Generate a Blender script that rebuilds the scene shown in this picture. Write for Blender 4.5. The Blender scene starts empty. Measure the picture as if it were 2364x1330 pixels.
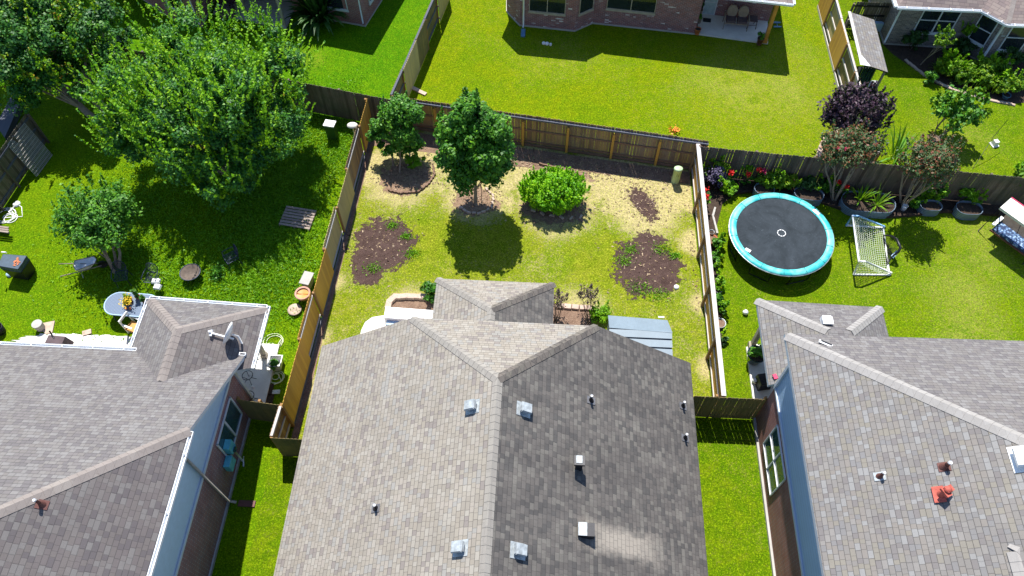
import bpy, math, random
import numpy as np
from math import sin, cos, radians as R, pi, hypot, tan, sqrt, atan2
from mathutils import Vector, Matrix, Quaternion

random.seed(7); RNG = np.random.default_rng(11)
scene = bpy.context.scene
col = scene.collection
# ------------------------------------------------------------------ camera
CAMH, PITCH, YAW, FPX = 27.0, R(57.3), R(2.94), 1770.0
cam_d = bpy.data.cameras.new('camera'); cam = bpy.data.objects.new('camera', cam_d); col.objects.link(cam)
cam.location = (0, 0, CAMH); cam.rotation_euler = (R(90) - PITCH, 0, YAW)
cam_d.sensor_width = 36; cam_d.lens = FPX / 2364 * 36; cam_d.clip_end = 500; cam_d.clip_start = .5
scene.camera = cam
# ------------------------------------------------------------------ light
SUN = Vector((-.12, .56, 1.0)).normalized()
sd = bpy.data.lights.new('sun', 'SUN'); sun = bpy.data.objects.new('sun', sd); col.objects.link(sun)
sd.energy = 4.8; sd.angle = R(.5); sd.color = (1, .965, .90)
sun.rotation_euler = SUN.to_track_quat('Z', 'Y').to_euler(); sun.location = (0, 20, 40)
w = bpy.data.worlds.new("World"); scene.world = w; w.use_nodes = True
nt = w.node_tree; sky = nt.nodes.new('ShaderNodeTexSky'); sky.sky_type = 'NISHITA'; sky.sun_disc = False
sky.sun_elevation = math.asin(SUN.z); sky.sun_rotation = atan2(SUN.x, SUN.y)
bg = nt.nodes['Background']; nt.links.new(sky.outputs[0], bg.inputs[0]); bg.inputs[1].default_value = .115; sky.ozone_density = 5.0; sky.dust_density = .3
vs = scene.view_settings; vs.view_transform = 'Standard'; vs.look = 'None'; vs.exposure = .76; vs.gamma = 1

# photograph measurements (2364 px wide) -> metres on the plane z
_fw = Vector((-sin(YAW)*cos(PITCH), cos(YAW)*cos(PITCH), -sin(PITCH))); _rt = Vector((cos(YAW), sin(YAW), 0)); _up = _rt.cross(_fw)
def at(x, y, z=0.0):
    d = _fw + _rt*((x-1182)/FPX) - _up*((y-665)/FPX); t = (z-CAMH)/d.z
    return Vector((d.x*t, d.y*t, z))
def a2(x, y, z=0.0):
    v = at(x, y, z); return (v.x, v.y)

# ------------------------------------------------------------------ node helpers
class NB:
    def __init__(s, name):
        s.m = bpy.data.materials.new(name); s.m.use_nodes = True; s.t = s.m.node_tree
        s.b = s.t.nodes['Principled BSDF']; s.out = s.t.nodes['Material Output']
    def n(s, typ, **kw):
        nd = s.t.nodes.new('ShaderNode' + typ)
        for k, v in kw.items(): setattr(nd, k, v)
        return nd
    def set(s, sock, v):
        if isinstance(v, bpy.types.NodeSocket): s.t.links.new(v, sock)
        elif v is not None:
            if isinstance(v, (tuple, list)) and len(v) == 3 and sock.type == 'RGBA': v = (*v, 1)
            sock.default_value = v
    def coord(s, kind='Object'):
        if kind == 'UV': return s.n('TexCoord').outputs['UV']
        return s.n('NewGeometry').outputs['Position'] if kind == 'World' else s.n('TexCoord').outputs[kind]
    def noise(s, v, scale, detail=3, rough=.55, col=False, dist=0):
        nd = s.n('TexNoise'); s.set(nd.inputs['Vector'], v); nd.inputs['Scale'].default_value = scale
        nd.inputs['Detail'].default_value = detail; nd.inputs['Roughness'].default_value = rough; nd.inputs['Distortion'].default_value = dist
        return nd.outputs['Color' if col else 'Fac']
    def math(s, op, a, b=None, clamp=False):
        nd = s.n('Math', operation=op); nd.use_clamp = clamp; s.set(nd.inputs[0], a)
        if b is not None: s.set(nd.inputs[1], b)
        return nd.outputs[0]
    def vmath(s, op, a, b=None):
        nd = s.n('VectorMath', operation=op); s.set(nd.inputs[0], a)
        if b is not None: s.set(nd.inputs[1], b)
        return nd.outputs['Value' if op in ('DISTANCE', 'LENGTH', 'DOT_PRODUCT') else 'Vector']
    def ramp(s, f, stops, interp='LINEAR'):
        nd = s.n('ValToRGB'); s.set(nd.inputs[0], f); cr = nd.color_ramp; cr.interpolation = interp
        while len(cr.elements) < len(stops): cr.elements.new(.5)
        for e, (p, c) in zip(cr.elements, stops):
            e.position = p; e.color = (*c, 1) if isinstance(c, (tuple, list)) else (c, c, c, 1)
        return nd.outputs[0]
    def mix(s, f, a, b, mode='MIX'):
        nd = s.n('Mix'); nd.data_type = 'RGBA'; nd.blend_type = mode
        s.set(nd.inputs[0], f); s.set(nd.inputs[6], a); s.set(nd.inputs[7], b); return nd.outputs[2]
    def maprange(s, v, a, b, c=0., d=1.):
        nd = s.n('MapRange'); s.set(nd.inputs[0], v); nd.inputs[1].default_value = a; nd.inputs[2].default_value = b
        nd.inputs[3].default_value = c; nd.inputs[4].default_value = d; return nd.outputs[0]
    def bump(s, h, strength=.5, dist=.02):
        nd = s.n('Bump'); s.set(nd.inputs['Height'], h); nd.inputs['Strength'].default_value = strength
        nd.inputs['Distance'].default_value = dist; s.t.links.new(nd.outputs[0], s.b.inputs['Normal'])
    def fin(s, colr, rough=.7, metal=0., spec=.5):
        s.set(s.b.inputs['Base Color'], colr); s.set(s.b.inputs['Roughness'], rough)
        s.b.inputs['Metallic'].default_value = metal; s.b.inputs['Specular IOR Level'].default_value = spec
        return s.m

def plain(name, c, rough=.6, metal=0., var=.18, scale=6., spec=.4):
    k = NB(name); p = k.coord()
    f = k.noise(p, scale, 4); f2 = k.noise(p, scale*7, 2)
    a = tuple(x*(1-var) for x in c); b = tuple(min(1, x*(1+var)) for x in c)
    cc = k.mix(k.maprange(f, .3, .7), a, b); cc = k.mix(k.maprange(f2, .35, .75, 0, .25), cc, tuple(x*.72 for x in c))
    k.bump(f2, .15, .004)
    return k.fin(cc, rough, metal, spec)

def grass_mat(name, green, green2, straw, straw_lo=.62, straw_hi=.85, spots=(), dark=None, lush=(), grain=1.):
    k = NB(name); p = k.coord('World')
    fine = k.noise(p, 11, 2, .7, dist=.8); fine2 = k.noise(p, 19, 2, .7, dist=.8); med = k.noise(p, 2.3, 5, .65, dist=.5); big = k.noise(p, .42, 4, .6); blot = k.noise(p, 6, 3, .7)
    c = k.mix(k.maprange(med, .38, .62), green, green2)
    c = k.mix(k.maprange(big, .45, .62, 0, .55), c, tuple(x*y for x, y in zip(green, (.62, .88, .7))))
    st = k.math('ADD', k.math('MULTIPLY', big, .40), k.math('MULTIPLY', med, .45)); st = k.math('ADD', st, k.math('MULTIPLY', blot, .15))
    st = k.math('ADD', st, k.math('MULTIPLY', k.math('SUBTRACT', fine, .5), 1.1))
    for (x, y, r, a) in spots:
        d = k.vmath('DISTANCE', p, (x, y, 0.0)); d = k.math('ADD', d, k.math('MULTIPLY', k.math('SUBTRACT', med, .5), r*1.6))
        st = k.math('ADD', st, k.maprange(d, r*.45, r*1.2, a, 0.))
    for (x, y, r, a) in lush:
        d = k.vmath('DISTANCE', p, (x, y, 0.0)); st = k.math('SUBTRACT', st, k.maprange(d, r*.4, r*1.2, a, 0.))
    c = k.mix(k.maprange(st, straw_lo, straw_hi), c, straw)
    dk = dark or tuple(x*.34 for x in green)
    c = k.mix(k.maprange(fine, .42, .58, .0, 1.), c, k.mix(.42*grain, c, dk)); c = k.mix(k.maprange(blot, .46, .60, .0, 1.), c, k.mix(.22*grain, c, dk))
    c = k.mix(k.maprange(fine2, .48, .62, 0., 1.), c, k.mix(.45*grain, c, dk))
    c = k.mix(k.maprange(fine2, .34, .46, .6*grain, 0.), c, tuple(min(1, x*1.75+y) for x, y in zip(green2, (.03, .03, .003))))
    k.bump(k.math('ADD', fine, fine2), .6, .03)
    return k.fin(c, .9, 0, .03)

def soil_mat(name, a, b, chips=None, patch=None):
    k = NB(name); p = k.coord('World'); f = k.noise(p, 3.2, 6, .65, dist=.3); g = k.noise(p, 22, 4, .7)
    c = k.mix(k.maprange(f, .3, .7), a, b); c = k.mix(k.maprange(g, .5, .75, 0, .6), c, tuple(x*.45 for x in a))
    if chips:
        v = k.n('TexVoronoi'); k.set(v.inputs['Vector'], p); v.inputs['Scale'].default_value = 19
        c = k.mix(k.maprange(v.outputs['Distance'], .16, .22, .8, 0.), c, chips)
    k.bump(k.math('ADD', f, g), .8, .06)
    m = k.fin(c, .95, 0, .1)
    if patch:      # ragged, grass-invaded edge
        cx, cy, rx, ry, rot = patch; mp = k.n('Mapping', vector_type='TEXTURE'); k.set(mp.inputs[0], p); mp.inputs['Location'].default_value = (cx, cy, 0); mp.inputs['Rotation'].default_value = (0, 0, rot); mp.inputs['Scale'].default_value = (rx, ry, 1)
        d = k.vmath('LENGTH', k.vmath('MULTIPLY', mp.outputs[0], (1, 1, 0))); n1 = k.noise(p, 1.1, 3, .6); n2 = k.noise(p, 5.5, 5, .75)
        d = k.math('ADD', d, k.math('ADD', k.math('MULTIPLY', k.math('SUBTRACT', n1, .5), 1.5), k.math('MULTIPLY', k.math('SUBTRACT', n2, .5), 1.5)))
        tr_ = k.n('BsdfTransparent'); mx = k.n('MixShader'); k.set(mx.inputs[0], k.maprange(d, .86, .92)); k.t.links.new(k.b.outputs[0], mx.inputs[1]); k.t.links.new(tr_.outputs[0], mx.inputs[2]); k.t.links.new(mx.outputs[0], k.out.inputs[0])
    return m

def shingle_mat(name, cols, stain=0., tw=.165, th=.145, stain_col=(.06, .058, .055), gapdark=.45, clean=()):
    """asphalt tabs laid in UV metres: every tab takes its own tone"""
    k = NB(name); uv = k.coord('UV'); sp = k.n('SeparateXYZ'); k.set(sp.inputs[0], uv)
    vrow = k.math('DIVIDE', sp.outputs[1], th); row = k.math('FLOOR', vrow)
    wn = k.n('TexWhiteNoise', noise_dimensions='1D'); k.set(wn.inputs['W'], row)
    u = k.math('ADD', k.math('DIVIDE', sp.outputs[0], tw), k.math('MULTIPLY', wn.outputs['Value'], 7.3))
    # merge some neighbouring tabs: width jitter
    u = k.math('ADD', u, k.math('MULTIPLY', k.math('SINE', k.math('ADD', k.math('MULTIPLY', u, 1.7), row)), .22))
    colm = k.math('FLOOR', u); cv = k.n('CombineXYZ'); k.set(cv.inputs[0], colm); k.set(cv.inputs[1], row)
    w2 = k.n('TexWhiteNoise', noise_dimensions='2D'); k.set(w2.inputs['Vector'], cv.outputs[0])
    n = len(cols); c = k.ramp(w2.outputs['Value'], [(i/n, cc) for i, cc in enumerate(cols)], 'CONSTANT')
    fu = k.math('FRACT', u); fv = k.math('FRACT', vrow)
    e1 = k.math('LESS_THAN', fu, .07); e2 = k.math('LESS_THAN', fv, .11)
    edge = k.math('MAXIMUM', k.math('MULTIPLY', e1, .8), e2)
    p = k.coord('World'); f = k.noise(p, .9, 4, .6); g = k.noise(p, 60, 2, .7); strk = k.noise(p, 5, 3)
    c = k.mix(k.maprange(f, .35, .65, 0, .22), c, tuple(x*.6 for x in cols[0]))
    c = k.mix(k.maprange(g, .35, .7, 0, .25), c, tuple(x*.55 for x in cols[0]))
    if stain > 0:
        mp = k.n('Mapping'); k.set(mp.inputs[0], uv); mp.inputs['Scale'].default_value = (1.1, .16, 1)
        s1 = k.noise(mp.outputs[0], 1.0, 5, .62); s2 = k.noise(p, 4.5, 4, .7)
        sm = k.math('ADD', k.math('MULTIPLY', s1, .75), k.math('MULTIPLY', s2, .4)); sm = k.maprange(sm, .40, .64, stain*.55, stain)
        sm = k.math('MULTIPLY', sm, k.maprange(w2.outputs['Value'], 0, 1, .62, 1.0))
        for (x, y, z, rx, ry) in clean:       # rain-washed strips below metal vents
            d = k.vmath('SUBTRACT', p, (x, y, z)); q = k.n('SeparateXYZ'); k.set(q.inputs[0], d)
            a = k.math('DIVIDE', k.math('ABSOLUTE', k.math('SUBTRACT', q.outputs[0], rx/2)), rx/2); b = k.math('DIVIDE', k.math('ABSOLUTE', q.outputs[1]), ry)
            b = k.math('ADD', b, k.math('MULTIPLY', k.math('SUBTRACT', strk, .5), 1.2))
            a = k.math('ADD', a, k.math('MULTIPLY', k.math('SUBTRACT', s2, .5), .8))
            mk = k.maprange(k.math('MAXIMUM', a, b), .55, 1.45, .15, 1.)
            sm = k.math('MULTIPLY', sm, mk); c = k.mix(mk, (.34, .30, .25), c)
        c = k.mix(sm, c, stain_col)
    dark = k.mix(gapdark, c, (.02, .02, .02)); c = k.mix(edge, c, dark)
    k.bump(k.math('SUBTRACT', k.math('ADD', k.math('MULTIPLY', w2.outputs['Value'], .5), k.math('MULTIPLY', g, .6)), edge), .35, .012)
    return k.fin(c, .9, 0, .2)

def brick_mat(name, c1, c2, mortar, fleck=None, scale=1.0, bw=.21, bh=.075, bands=False):
    k = NB(name); uv = k.coord('UV'); b = k.n('TexBrick'); k.set(b.inputs['Vector'], uv)
    b.inputs['Scale'].default_value = 1/scale; b.inputs['Mortar Size'].default_value = .011; b.inputs['Mortar Smooth'].default_value = .3
    b.inputs['Brick Width'].default_value = bw; b.inputs['Row Height'].default_value = bh; b.inputs['Bias'].default_value = -.1
    k.set(b.inputs['Color1'], c1); k.set(b.inputs['Color2'], c2); k.set(b.inputs['Mortar'], mortar)
    c = b.outputs['Color']; f = k.noise(uv, 2.1, 4, .6); c = k.mix(k.maprange(f, .35, .7, 0, .45), c, tuple(x*.5 for x in c1))
    if fleck:
        g = k.n('TexWhiteNoise', noise_dimensions='2D'); sn = k.vmath('SNAP', uv, (bw, bh, 1)); k.set(g.inputs['Vector'], sn)
        h = k.noise(uv, 1.3, 2); c = k.mix(k.math('MULTIPLY', k.math('GREATER_THAN', g.outputs['Value'], .93), k.maprange(h, .45, .6)), c, fleck)
    k.bump(b.outputs['Fac'], -.5, .008)
    return k.fin(c, .9, 0, .2)

def board_mat(name, base, alt, streak=.35, rough=.8, weather=None):
    """timber: each board is a mesh island with its own tone"""
    k = NB(name); p = k.coord(); ri = k.n('NewGeometry').outputs['Random Per Island']
    c = k.mix(ri, base, alt)
    mp = k.n('Mapping'); k.set(mp.inputs[0], p); mp.inputs['Scale'].default_value = (14, 14, 1.3); f = k.noise(mp.outputs[0], 1.2, 5, .65)
    c = k.mix(k.maprange(f, .4, .75, 0, streak), c, tuple(x*.35 for x in base))
    if weather: g = k.noise(p, .8, 4, .65); c = k.mix(k.maprange(g, .42, .62, 0, .75), c, weather)
    k.bump(f, .3, .006)
    return k.fin(c, rough, 0, .25)

def leaf_mat(name, stops, trans=.35, rough=.6, big=.9):
    k = NB(name); ri = k.n('NewGeometry').outputs['Random Per Island']; p = k.coord('World')
    f = k.noise(p, big, 2); v = k.math('ADD', k.math('MULTIPLY', ri, .62), k.maprange(f, .3, .7, 0, .38))
    c = k.ramp(v, stops); k.fin(c, .5, 0, .28)
    tr = k.n('BsdfTranslucent'); k.set(tr.inputs[0], k.mix(.5, c, (.20, .42, .015))); mx = k.n('MixShader'); mx.inputs[0].default_value = trans
    k.t.links.new(k.b.outputs[0], mx.inputs[1]); k.t.links.new(tr.outputs[0], mx.inputs[2]); k.t.links.new(mx.outputs[0], k.out.inputs[0])
    return k.m

def stripe_mat(name, a, b, period, axis='Y', duty=.25, rough=.5, metal=0., kind='UV'):
    k = NB(name); sp = k.n('SeparateXYZ'); k.set(sp.inputs[0], k.coord(kind)); f = k.math('FRACT', k.math('DIVIDE', sp.outputs['XYZ'.index(axis)], period))
    e = k.math('LESS_THAN', f, duty); c = k.mix(e, a, b); g = k.noise(k.coord('World'), 1.5, 4)
    c = k.mix(k.maprange(g, .3, .75, 0, .3), c, tuple(x*.72 for x in a)); k.bump(f, .3, .012)
    return k.fin(c, rough, metal, .4)

def glass_mat(name, c=(.012, .018, .022), rough=.06):
    k = NB(name); f = k.noise(k.coord('World'), 1.4, 3); return k.fin(k.mix(k.maprange(f, .35, .7, 0, .6), c, tuple(x*2.4 for x in c)), rough, 0, .7)

# ------------------------------------------------------------------ materials
C = at
MT = {}
sp = [(*a2(925, 405), 1.9, .55), (*a2(1100, 455), 1.6, .55), (*a2(1285, 480), 1.9, .42), (*a2(1490, 480), 1.7, .5), (*a2(1230, 385), 1.7, .5), (*a2(1420, 400), 2.0, .5),
      (*a2(1560, 420), 1.5, .45), (*a2(1000, 350), 1.5, .45), (*a2(1605, 560), .8, .5), (*a2(1612, 470), .8, .5), (*a2(1645, 850), .7, .45), (*a2(1625, 700), .6, .4), (*a2(860, 385), 1.1, .4),
      (*a2(725, 780), .7, .4), (*a2(705, 900), .7, .4), (*a2(765, 650), .6, .35), (*a2(1340, 710), 1.2, .3), (*a2(950, 700), 1.0, .3), (*a2(880, 570), 1.6, .1)]
MT['lawn_c'] = grass_mat('dry_lawn', (.155, .215, .006), (.235, .255, .018), (.55, .44, .23), .52, .82, sp, lush=[(*a2(985, 560), 2.0, .12), (*a2(1370, 590), 1.8, .14), (*a2(1110, 550), 1.6, .1)])
MT['lawn_n'] = grass_mat('yellow_green_lawn', (.125, .205, .002), (.185, .235, .002), (.42, .38, .09), .55, .90, [(*a2(1750, 200), 4.5, .16), (*a2(1300, 160), 3, .1)], lush=[(*a2(1300, 260), 3.0, .16), (*a2(1080, 170), 2.4, .1)])
MT['lawn_w'] = grass_mat('lush_green_lawn', (.095, .195, .002), (.145, .225, .002), (.27, .29, .03), .66, 1.0, [(*a2(60, 700), 3, .05)])
MT['lawn_nw'] = grass_mat('mown_green_lawn', (.062, .185, .002), (.105, .22, .002), (.30, .32, .03), .64, .95, [(*a2(720, 135), 1.2, .25)])
MT['lawn_e'] = grass_mat('green_lawn', (.092, .175, .002), (.15, .215, .003), (.38, .36, .08), .57, .92, [(*a2(2230, 600), 3, .14), (*a2(2230, 750), 2.5, .16), (*a2(2310, 520), 2, .15), (*a2(1990, 640), 1.5, .1), (*a2(2200, 330), 2.5, .15)])
MT['soil'] = soil_mat('dark_topsoil', (.085, .052, .042), (.155, .10, .085), (.22, .16, .12))
MT['mulch'] = soil_mat('brown_mulch', (.17, .105, .075), (.30, .20, .14), (.46, .33, .22))
MT['bedsoil'] = soil_mat('dark_bed_soil', (.045, .032, .026), (.085, .06, .045), (.16, .10, .07))
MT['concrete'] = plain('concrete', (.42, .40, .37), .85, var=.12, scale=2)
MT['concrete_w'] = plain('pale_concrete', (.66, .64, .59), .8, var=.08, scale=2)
MT['stone'] = plain('pink_edging_stone', (.50, .37, .29), .85, var=.2)
MT['stone_t'] = plain('tan_paving_stone', (.46, .35, .27), .85, var=.2)
MT['white'] = plain('white_paint', (.80, .80, .79), .45, var=.04)
MT['gutter'] = plain('white_gutter', (.74, .76, .78), .35, var=.08)
MT['tan'] = plain('tan_trim', (.40, .35, .28), .6)
MT['shC'] = shingle_mat('beige_shingles', [(.275, .245, .205), (.31, .278, .235), (.34, .31, .265), (.23, .20, .182), (.29, .255, .21), (.325, .288, .245), (.29, .275, .25), (.305, .272, .225)], gapdark=.6)
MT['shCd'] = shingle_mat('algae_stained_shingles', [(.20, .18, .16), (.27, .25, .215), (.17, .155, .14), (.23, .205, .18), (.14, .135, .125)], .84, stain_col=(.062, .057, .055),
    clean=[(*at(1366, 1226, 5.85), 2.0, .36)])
MT['shL'] = shingle_mat('grey_brown_shingles', [(.185, .168, .165), (.215, .20, .19), (.235, .222, .215), (.16, .146, .148), (.20, .182, .172)], .15, gapdark=.6, tw=.17)
MT['shLd'] = shingle_mat('shaded_side_shingles', [(.145, .125, .122), (.17, .152, .145), (.185, .172, .165), (.12, .105, .108), (.155, .135, .128)], .15, tw=.19, th=.15)  # grey-brown shingles again, shade of the east-facing slopes painted into the tones
MT['shR'] = shingle_mat('weathered_grey_shingles', [(.225, .208, .19), (.255, .238, .22), (.195, .178, .172), (.24, .216, .192), (.285, .28, .272), (.215, .208, .205), (.25, .228, .188), (.23, .215, .20)], .12, stain_col=(.12, .10, .095), gapdark=.6)
MT['capC'] = shingle_mat('ridge_cap_beige', [(.305, .28, .245), (.32, .295, .26), (.29, .265, .235)], .05, .6, .2, gapdark=.10)
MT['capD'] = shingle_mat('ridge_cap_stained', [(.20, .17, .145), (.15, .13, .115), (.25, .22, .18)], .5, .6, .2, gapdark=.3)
MT['capL'] = shingle_mat('ridge_cap_tan', [(.26, .225, .205), (.285, .25, .225), (.255, .22, .20)], 0, .6, .2, gapdark=.10)
MT['capR'] = shingle_mat('ridge_cap_pale', [(.33, .31, .29), (.35, .33, .31), (.32, .30, .28)], 0, .6, .2, gapdark=.04)
MT['shT'] = shingle_mat('pinkish_shingles', [(.27, .21, .19), (.31, .25, .22), (.235, .185, .175)], .1, tw=.3, th=.16)
MT['brickR'] = brick_mat('red_brick', (.34, .11, .10), (.24, .085, .10), (.36, .33, .34))
MT['brickM'] = brick_mat('mottled_brick', (.33, .125, .11), (.17, .075, .085), (.34, .32, .34), (.66, .62, .62))
MT['brickG'] = brick_mat('grey_brown_brick', (.28, .22, .19), (.10, .075, .07), (.33, .32, .32), (.40, .42, .42))
MT['brickL'] = brick_mat('rust_brick', (.33, .14, .125), (.22, .12, .14), (.34, .33, .36), bw=.24, bh=.08)
MT['brickE'] = brick_mat('dark_rust_brick', (.34, .13, .095), (.24, .10, .085), (.30, .27, .26), bw=.24, bh=.08)
MT['siding'] = stripe_mat('grey_lap_siding', (.36, .53, .72), (.25, .37, .52), .19, 'Y', .10, .6)
MT['soffit'] = plain('pale_soffit', (.40, .56, .72), .6, var=.05)
MT['fasc'] = plain('pale_fascia', (.50, .55, .60), .5, var=.06)
MT['fascb'] = plain('purple_grey_drip_edge', (.30, .27, .28), .5, var=.08)
MT['glass'] = glass_mat('window_glass'); MT['glassb'] = glass_mat('blue_window_glass', (.02, .05, .06))
MT['frame'] = plain('window_frame', (.62, .64, .66), .45, var=.05)
MT['cedar'] = board_mat('new_cedar', (.66, .38, .07), (.52, .28, .06), .22)
MT['cedar_g'] = board_mat('greyed_cedar', (.46, .36, .18), (.56, .43, .20), .25)
MT['cedar_b'] = board_mat('rear_cedar', (.46, .29, .13), (.20, .125, .08), .4, weather=(.26, .20, .15))
MT['old'] = board_mat('weathered_boards', (.09, .065, .052), (.24, .185, .145), .6, weather=(.085, .09, .06))
MT['oldg'] = board_mat('mossy_boards', (.30, .215, .085), (.21, .16, .07), .5, weather=(.12, .11, .055))
MT['post'] = board_mat('fence_timber', (.34, .19, .075), (.28, .16, .07), .35)
MT['rail'] = board_mat('pale_rail', (.60, .56, .52), (.50, .46, .43), .2)
MT['railg'] = board_mat('grey_rail', (.13, .135, .165), (.10, .105, .13), .25)
MT['rust'] = plain('old_brown_rail', (.22, .13, .09), .8)
MT['bark'] = plain('bark', (.30, .24, .18), .9, var=.3, scale=9)
MT['barkd'] = plain('dark_bark', (.13, .10, .08), .9, var=.3, scale=9)
MT['black'] = plain('black_metal', (.018, .018, .022), .4, .3)
MT['iron'] = plain('blue_black_iron', (.035, .045, .075), .4, .4)
MT['rubber'] = plain('black_rubber', (.02, .02, .02), .7)
MT['galv'] = stripe_mat('galvanised_corrugated', (.22, .30, .40), (.07, .10, .15), .085, 'Y', .42, .45, .2)
MT['metal'] = plain('galvanised_metal', (.55, .58, .60), .35, .4, var=.15)
MT['vent'] = plain('grey_vent_metal', (.36, .39, .40), .55, .1, var=.35, scale=9)
MT['ventd'] = plain('dull_flashing', (.13, .13, .14), .7, .0, var=.3, scale=9)
MT['pvc'] = plain('white_pvc', (.82, .82, .82), .35, var=.03)
MT['pvcb'] = plain('blue_taped_pvc', (.25, .50, .85), .35, var=.3)
MT['green_box'] = plain('pale_green_pedestal', (.42, .56, .32), .5, var=.12)
MT['red'] = plain('red_primer', (.46, .10, .07), .75, var=.35, scale=10); MT['brown'] = plain('brown_flashing', (.13, .05, .04), .6)
MT['terra'] = plain('terracotta', (.50, .16, .06), .7); MT['pink_t'] = plain('pale_terracotta', (.52, .27, .20), .7)
MT['orange'] = plain('orange_stain', (.55, .26, .05), .5); MT['shed'] = plain('blue_grey_resin', (.185, .235, .27), .45, var=.10, scale=1.2)
MT['shedd'] = plain('blue_grey_gap', (.05, .08, .11), .6)
MT['mat'] = None
k = NB('trampoline_mat'); p = k.coord('World'); f = k.noise(p, 1.1, 6, .7, dist=.8); g = k.noise(p, 9, 5, .75, dist=1.5)
MT['mat'] = k.fin(k.mix(k.maprange(g, .58, .75, 0, .5), k.mix(k.maprange(f, .35, .7), (.020, .026, .031), (.042, .052, .062)), (.13, .155, .175)), .8, 0, .15)
k = NB('turquoise_pad'); p = k.coord('World'); f = k.noise(p, 1.4, 4, .6, dist=.5)
MT['pad'] = k.fin(k.mix(k.maprange(f, .42, .60), (.03, .42, .44), (.19, .64, .60)), .45, 0, .5)
MT['fab_t'] = plain('tan_wicker', (.30, .23, .17), .85); MT['fab_d'] = plain('dark_cushion', (.10, .07, .075), .85)
MT['cream'] = plain('cream_canopy', (.74, .71, .64), .8, var=.05)
k = NB('blue_floral_cushion'); v = k.n('TexVoronoi'); k.set(v.inputs['Vector'], k.coord('World')); v.inputs['Scale'].default_value = 9
MT['floral'] = k.fin(k.ramp(v.outputs['Distance'], [(0, (.5, .6, .65)), (.35, (.12, .22, .40)), (.6, (.02, .04, .10))]), .8)
MT['blue'] = plain('blue_plastic', (.10, .22, .36), .4); MT['teal'] = plain('turquoise_box', (.10, .42, .50), .5)
MT['yell'] = plain('yellow_petals', (.75, .50, .02), .6); MT['redp'] = plain('red_petals', (.70, .02, .015), .5); MT['pinkp'] = plain('pink_petals', (.55, .03, .10), .5)
MT['orp'] = plain('orange_petals', (.85, .25, .04), .6)
MT['table'] = stripe_mat('grey_slatted_top', (.15, .20, .28), (.06, .08, .13), .055, 'X', .22, .45)
MT['hose'] = plain('pale_green_hose', (.60, .66, .42), .5, var=.05); MT['hosew'] = plain('cream_hose', (.70, .70, .62), .5, var=.05)
MT['pale_wood'] = board_mat('pale_timber', (.40, .32, .25), (.24, .20, .19), .4)
MT['pallet'] = board_mat('pallet_wood', (.24, .19, .16), (.36, .29, .24), .5)
MT['door'] = plain('pale_blue_door', (.40, .50, .52), .5)
MT['net'] = plain('white_net_cord', (.72, .76, .62), .7, var=.02)
# foliage
G = lambda *s: [(i/(len(s)-1), c) for i, c in enumerate(s)]
MT['lf_crape'] = leaf_mat('crape_leaf', G((.008, .055, .018), (.022, .11, .022), (.045, .17, .022), (.09, .26, .015), (.18, .40, .010)), .22)
MT['lf_crape2'] = leaf_mat('bright_green_leaf', G((.010, .055, .016), (.022, .10, .016), (.045, .17, .012), (.13, .30, .010)), .2)
MT['lf_tip'] = leaf_mat('lime_tip_leaf', [(0, (.12, .32, .006)), (.5, (.20, .44, .006)), (.9, (.32, .52, .01)), (.97, (.5, .25, .03))], .35)
MT['lf_tipo'] = leaf_mat('orange_tip_leaf', [(0, (.10, .30, .006)), (.45, (.20, .42, .006)), (.72, (.34, .42, .01)), (.85, (.50, .22, .03))], .35)
MT['lf_pear'] = leaf_mat('glossy_green_leaf', G((.010, .060, .006), (.03, .13, .007), (.07, .22, .008), (.18, .38, .012)), .2, .5)
MT['lf_lime'] = leaf_mat('lime_leaf', G((.06, .20, .006), (.11, .30, .005), (.17, .38, .006), (.24, .44, .008)), .3)
MT['lf_lime2'] = leaf_mat('vivid_lime_leaf', G((.05, .24, .004), (.14, .42, .004), (.26, .56, .005), (.42, .68, .008)), .4)
MT['lf_mid'] = leaf_mat('mid_green_leaf', G((.012, .065, .010), (.04, .16, .012), (.085, .25, .014), (.21, .42, .03)), .22)
MT['lf_yel'] = leaf_mat('yellow_green_leaf', G((.03, .12, .006), (.09, .22, .006), (.19, .33, .008), (.36, .42, .02)), .28)
MT['lf_dark'] = leaf_mat('dark_green_leaf', G((.008, .035, .008), (.02, .065, .012), (.04, .11, .02), (.09, .17, .04)), .15, .4)
MT['lf_purp'] = leaf_mat('purple_leaf', G((.012, .008, .016), (.03, .014, .030), (.055, .025, .045), (.09, .04, .06)), .12, .35)
MT['lf_lav'] = leaf_mat('lavender_leaf', G((.06, .05, .10), (.11, .09, .17), (.17, .14, .24)), .15)
MT['lf_red'] = leaf_mat('red_green_leaf', G((.02, .06, .02), (.05, .10, .03), (.08, .14, .05), (.20, .06, .03), (.28, .06, .04)), .2, .5, 3.)
MT['lf_brn'] = leaf_mat('dry_brown_leaf', G((.06, .04, .04), (.11, .075, .06), (.15, .11, .08)), .1)

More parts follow.
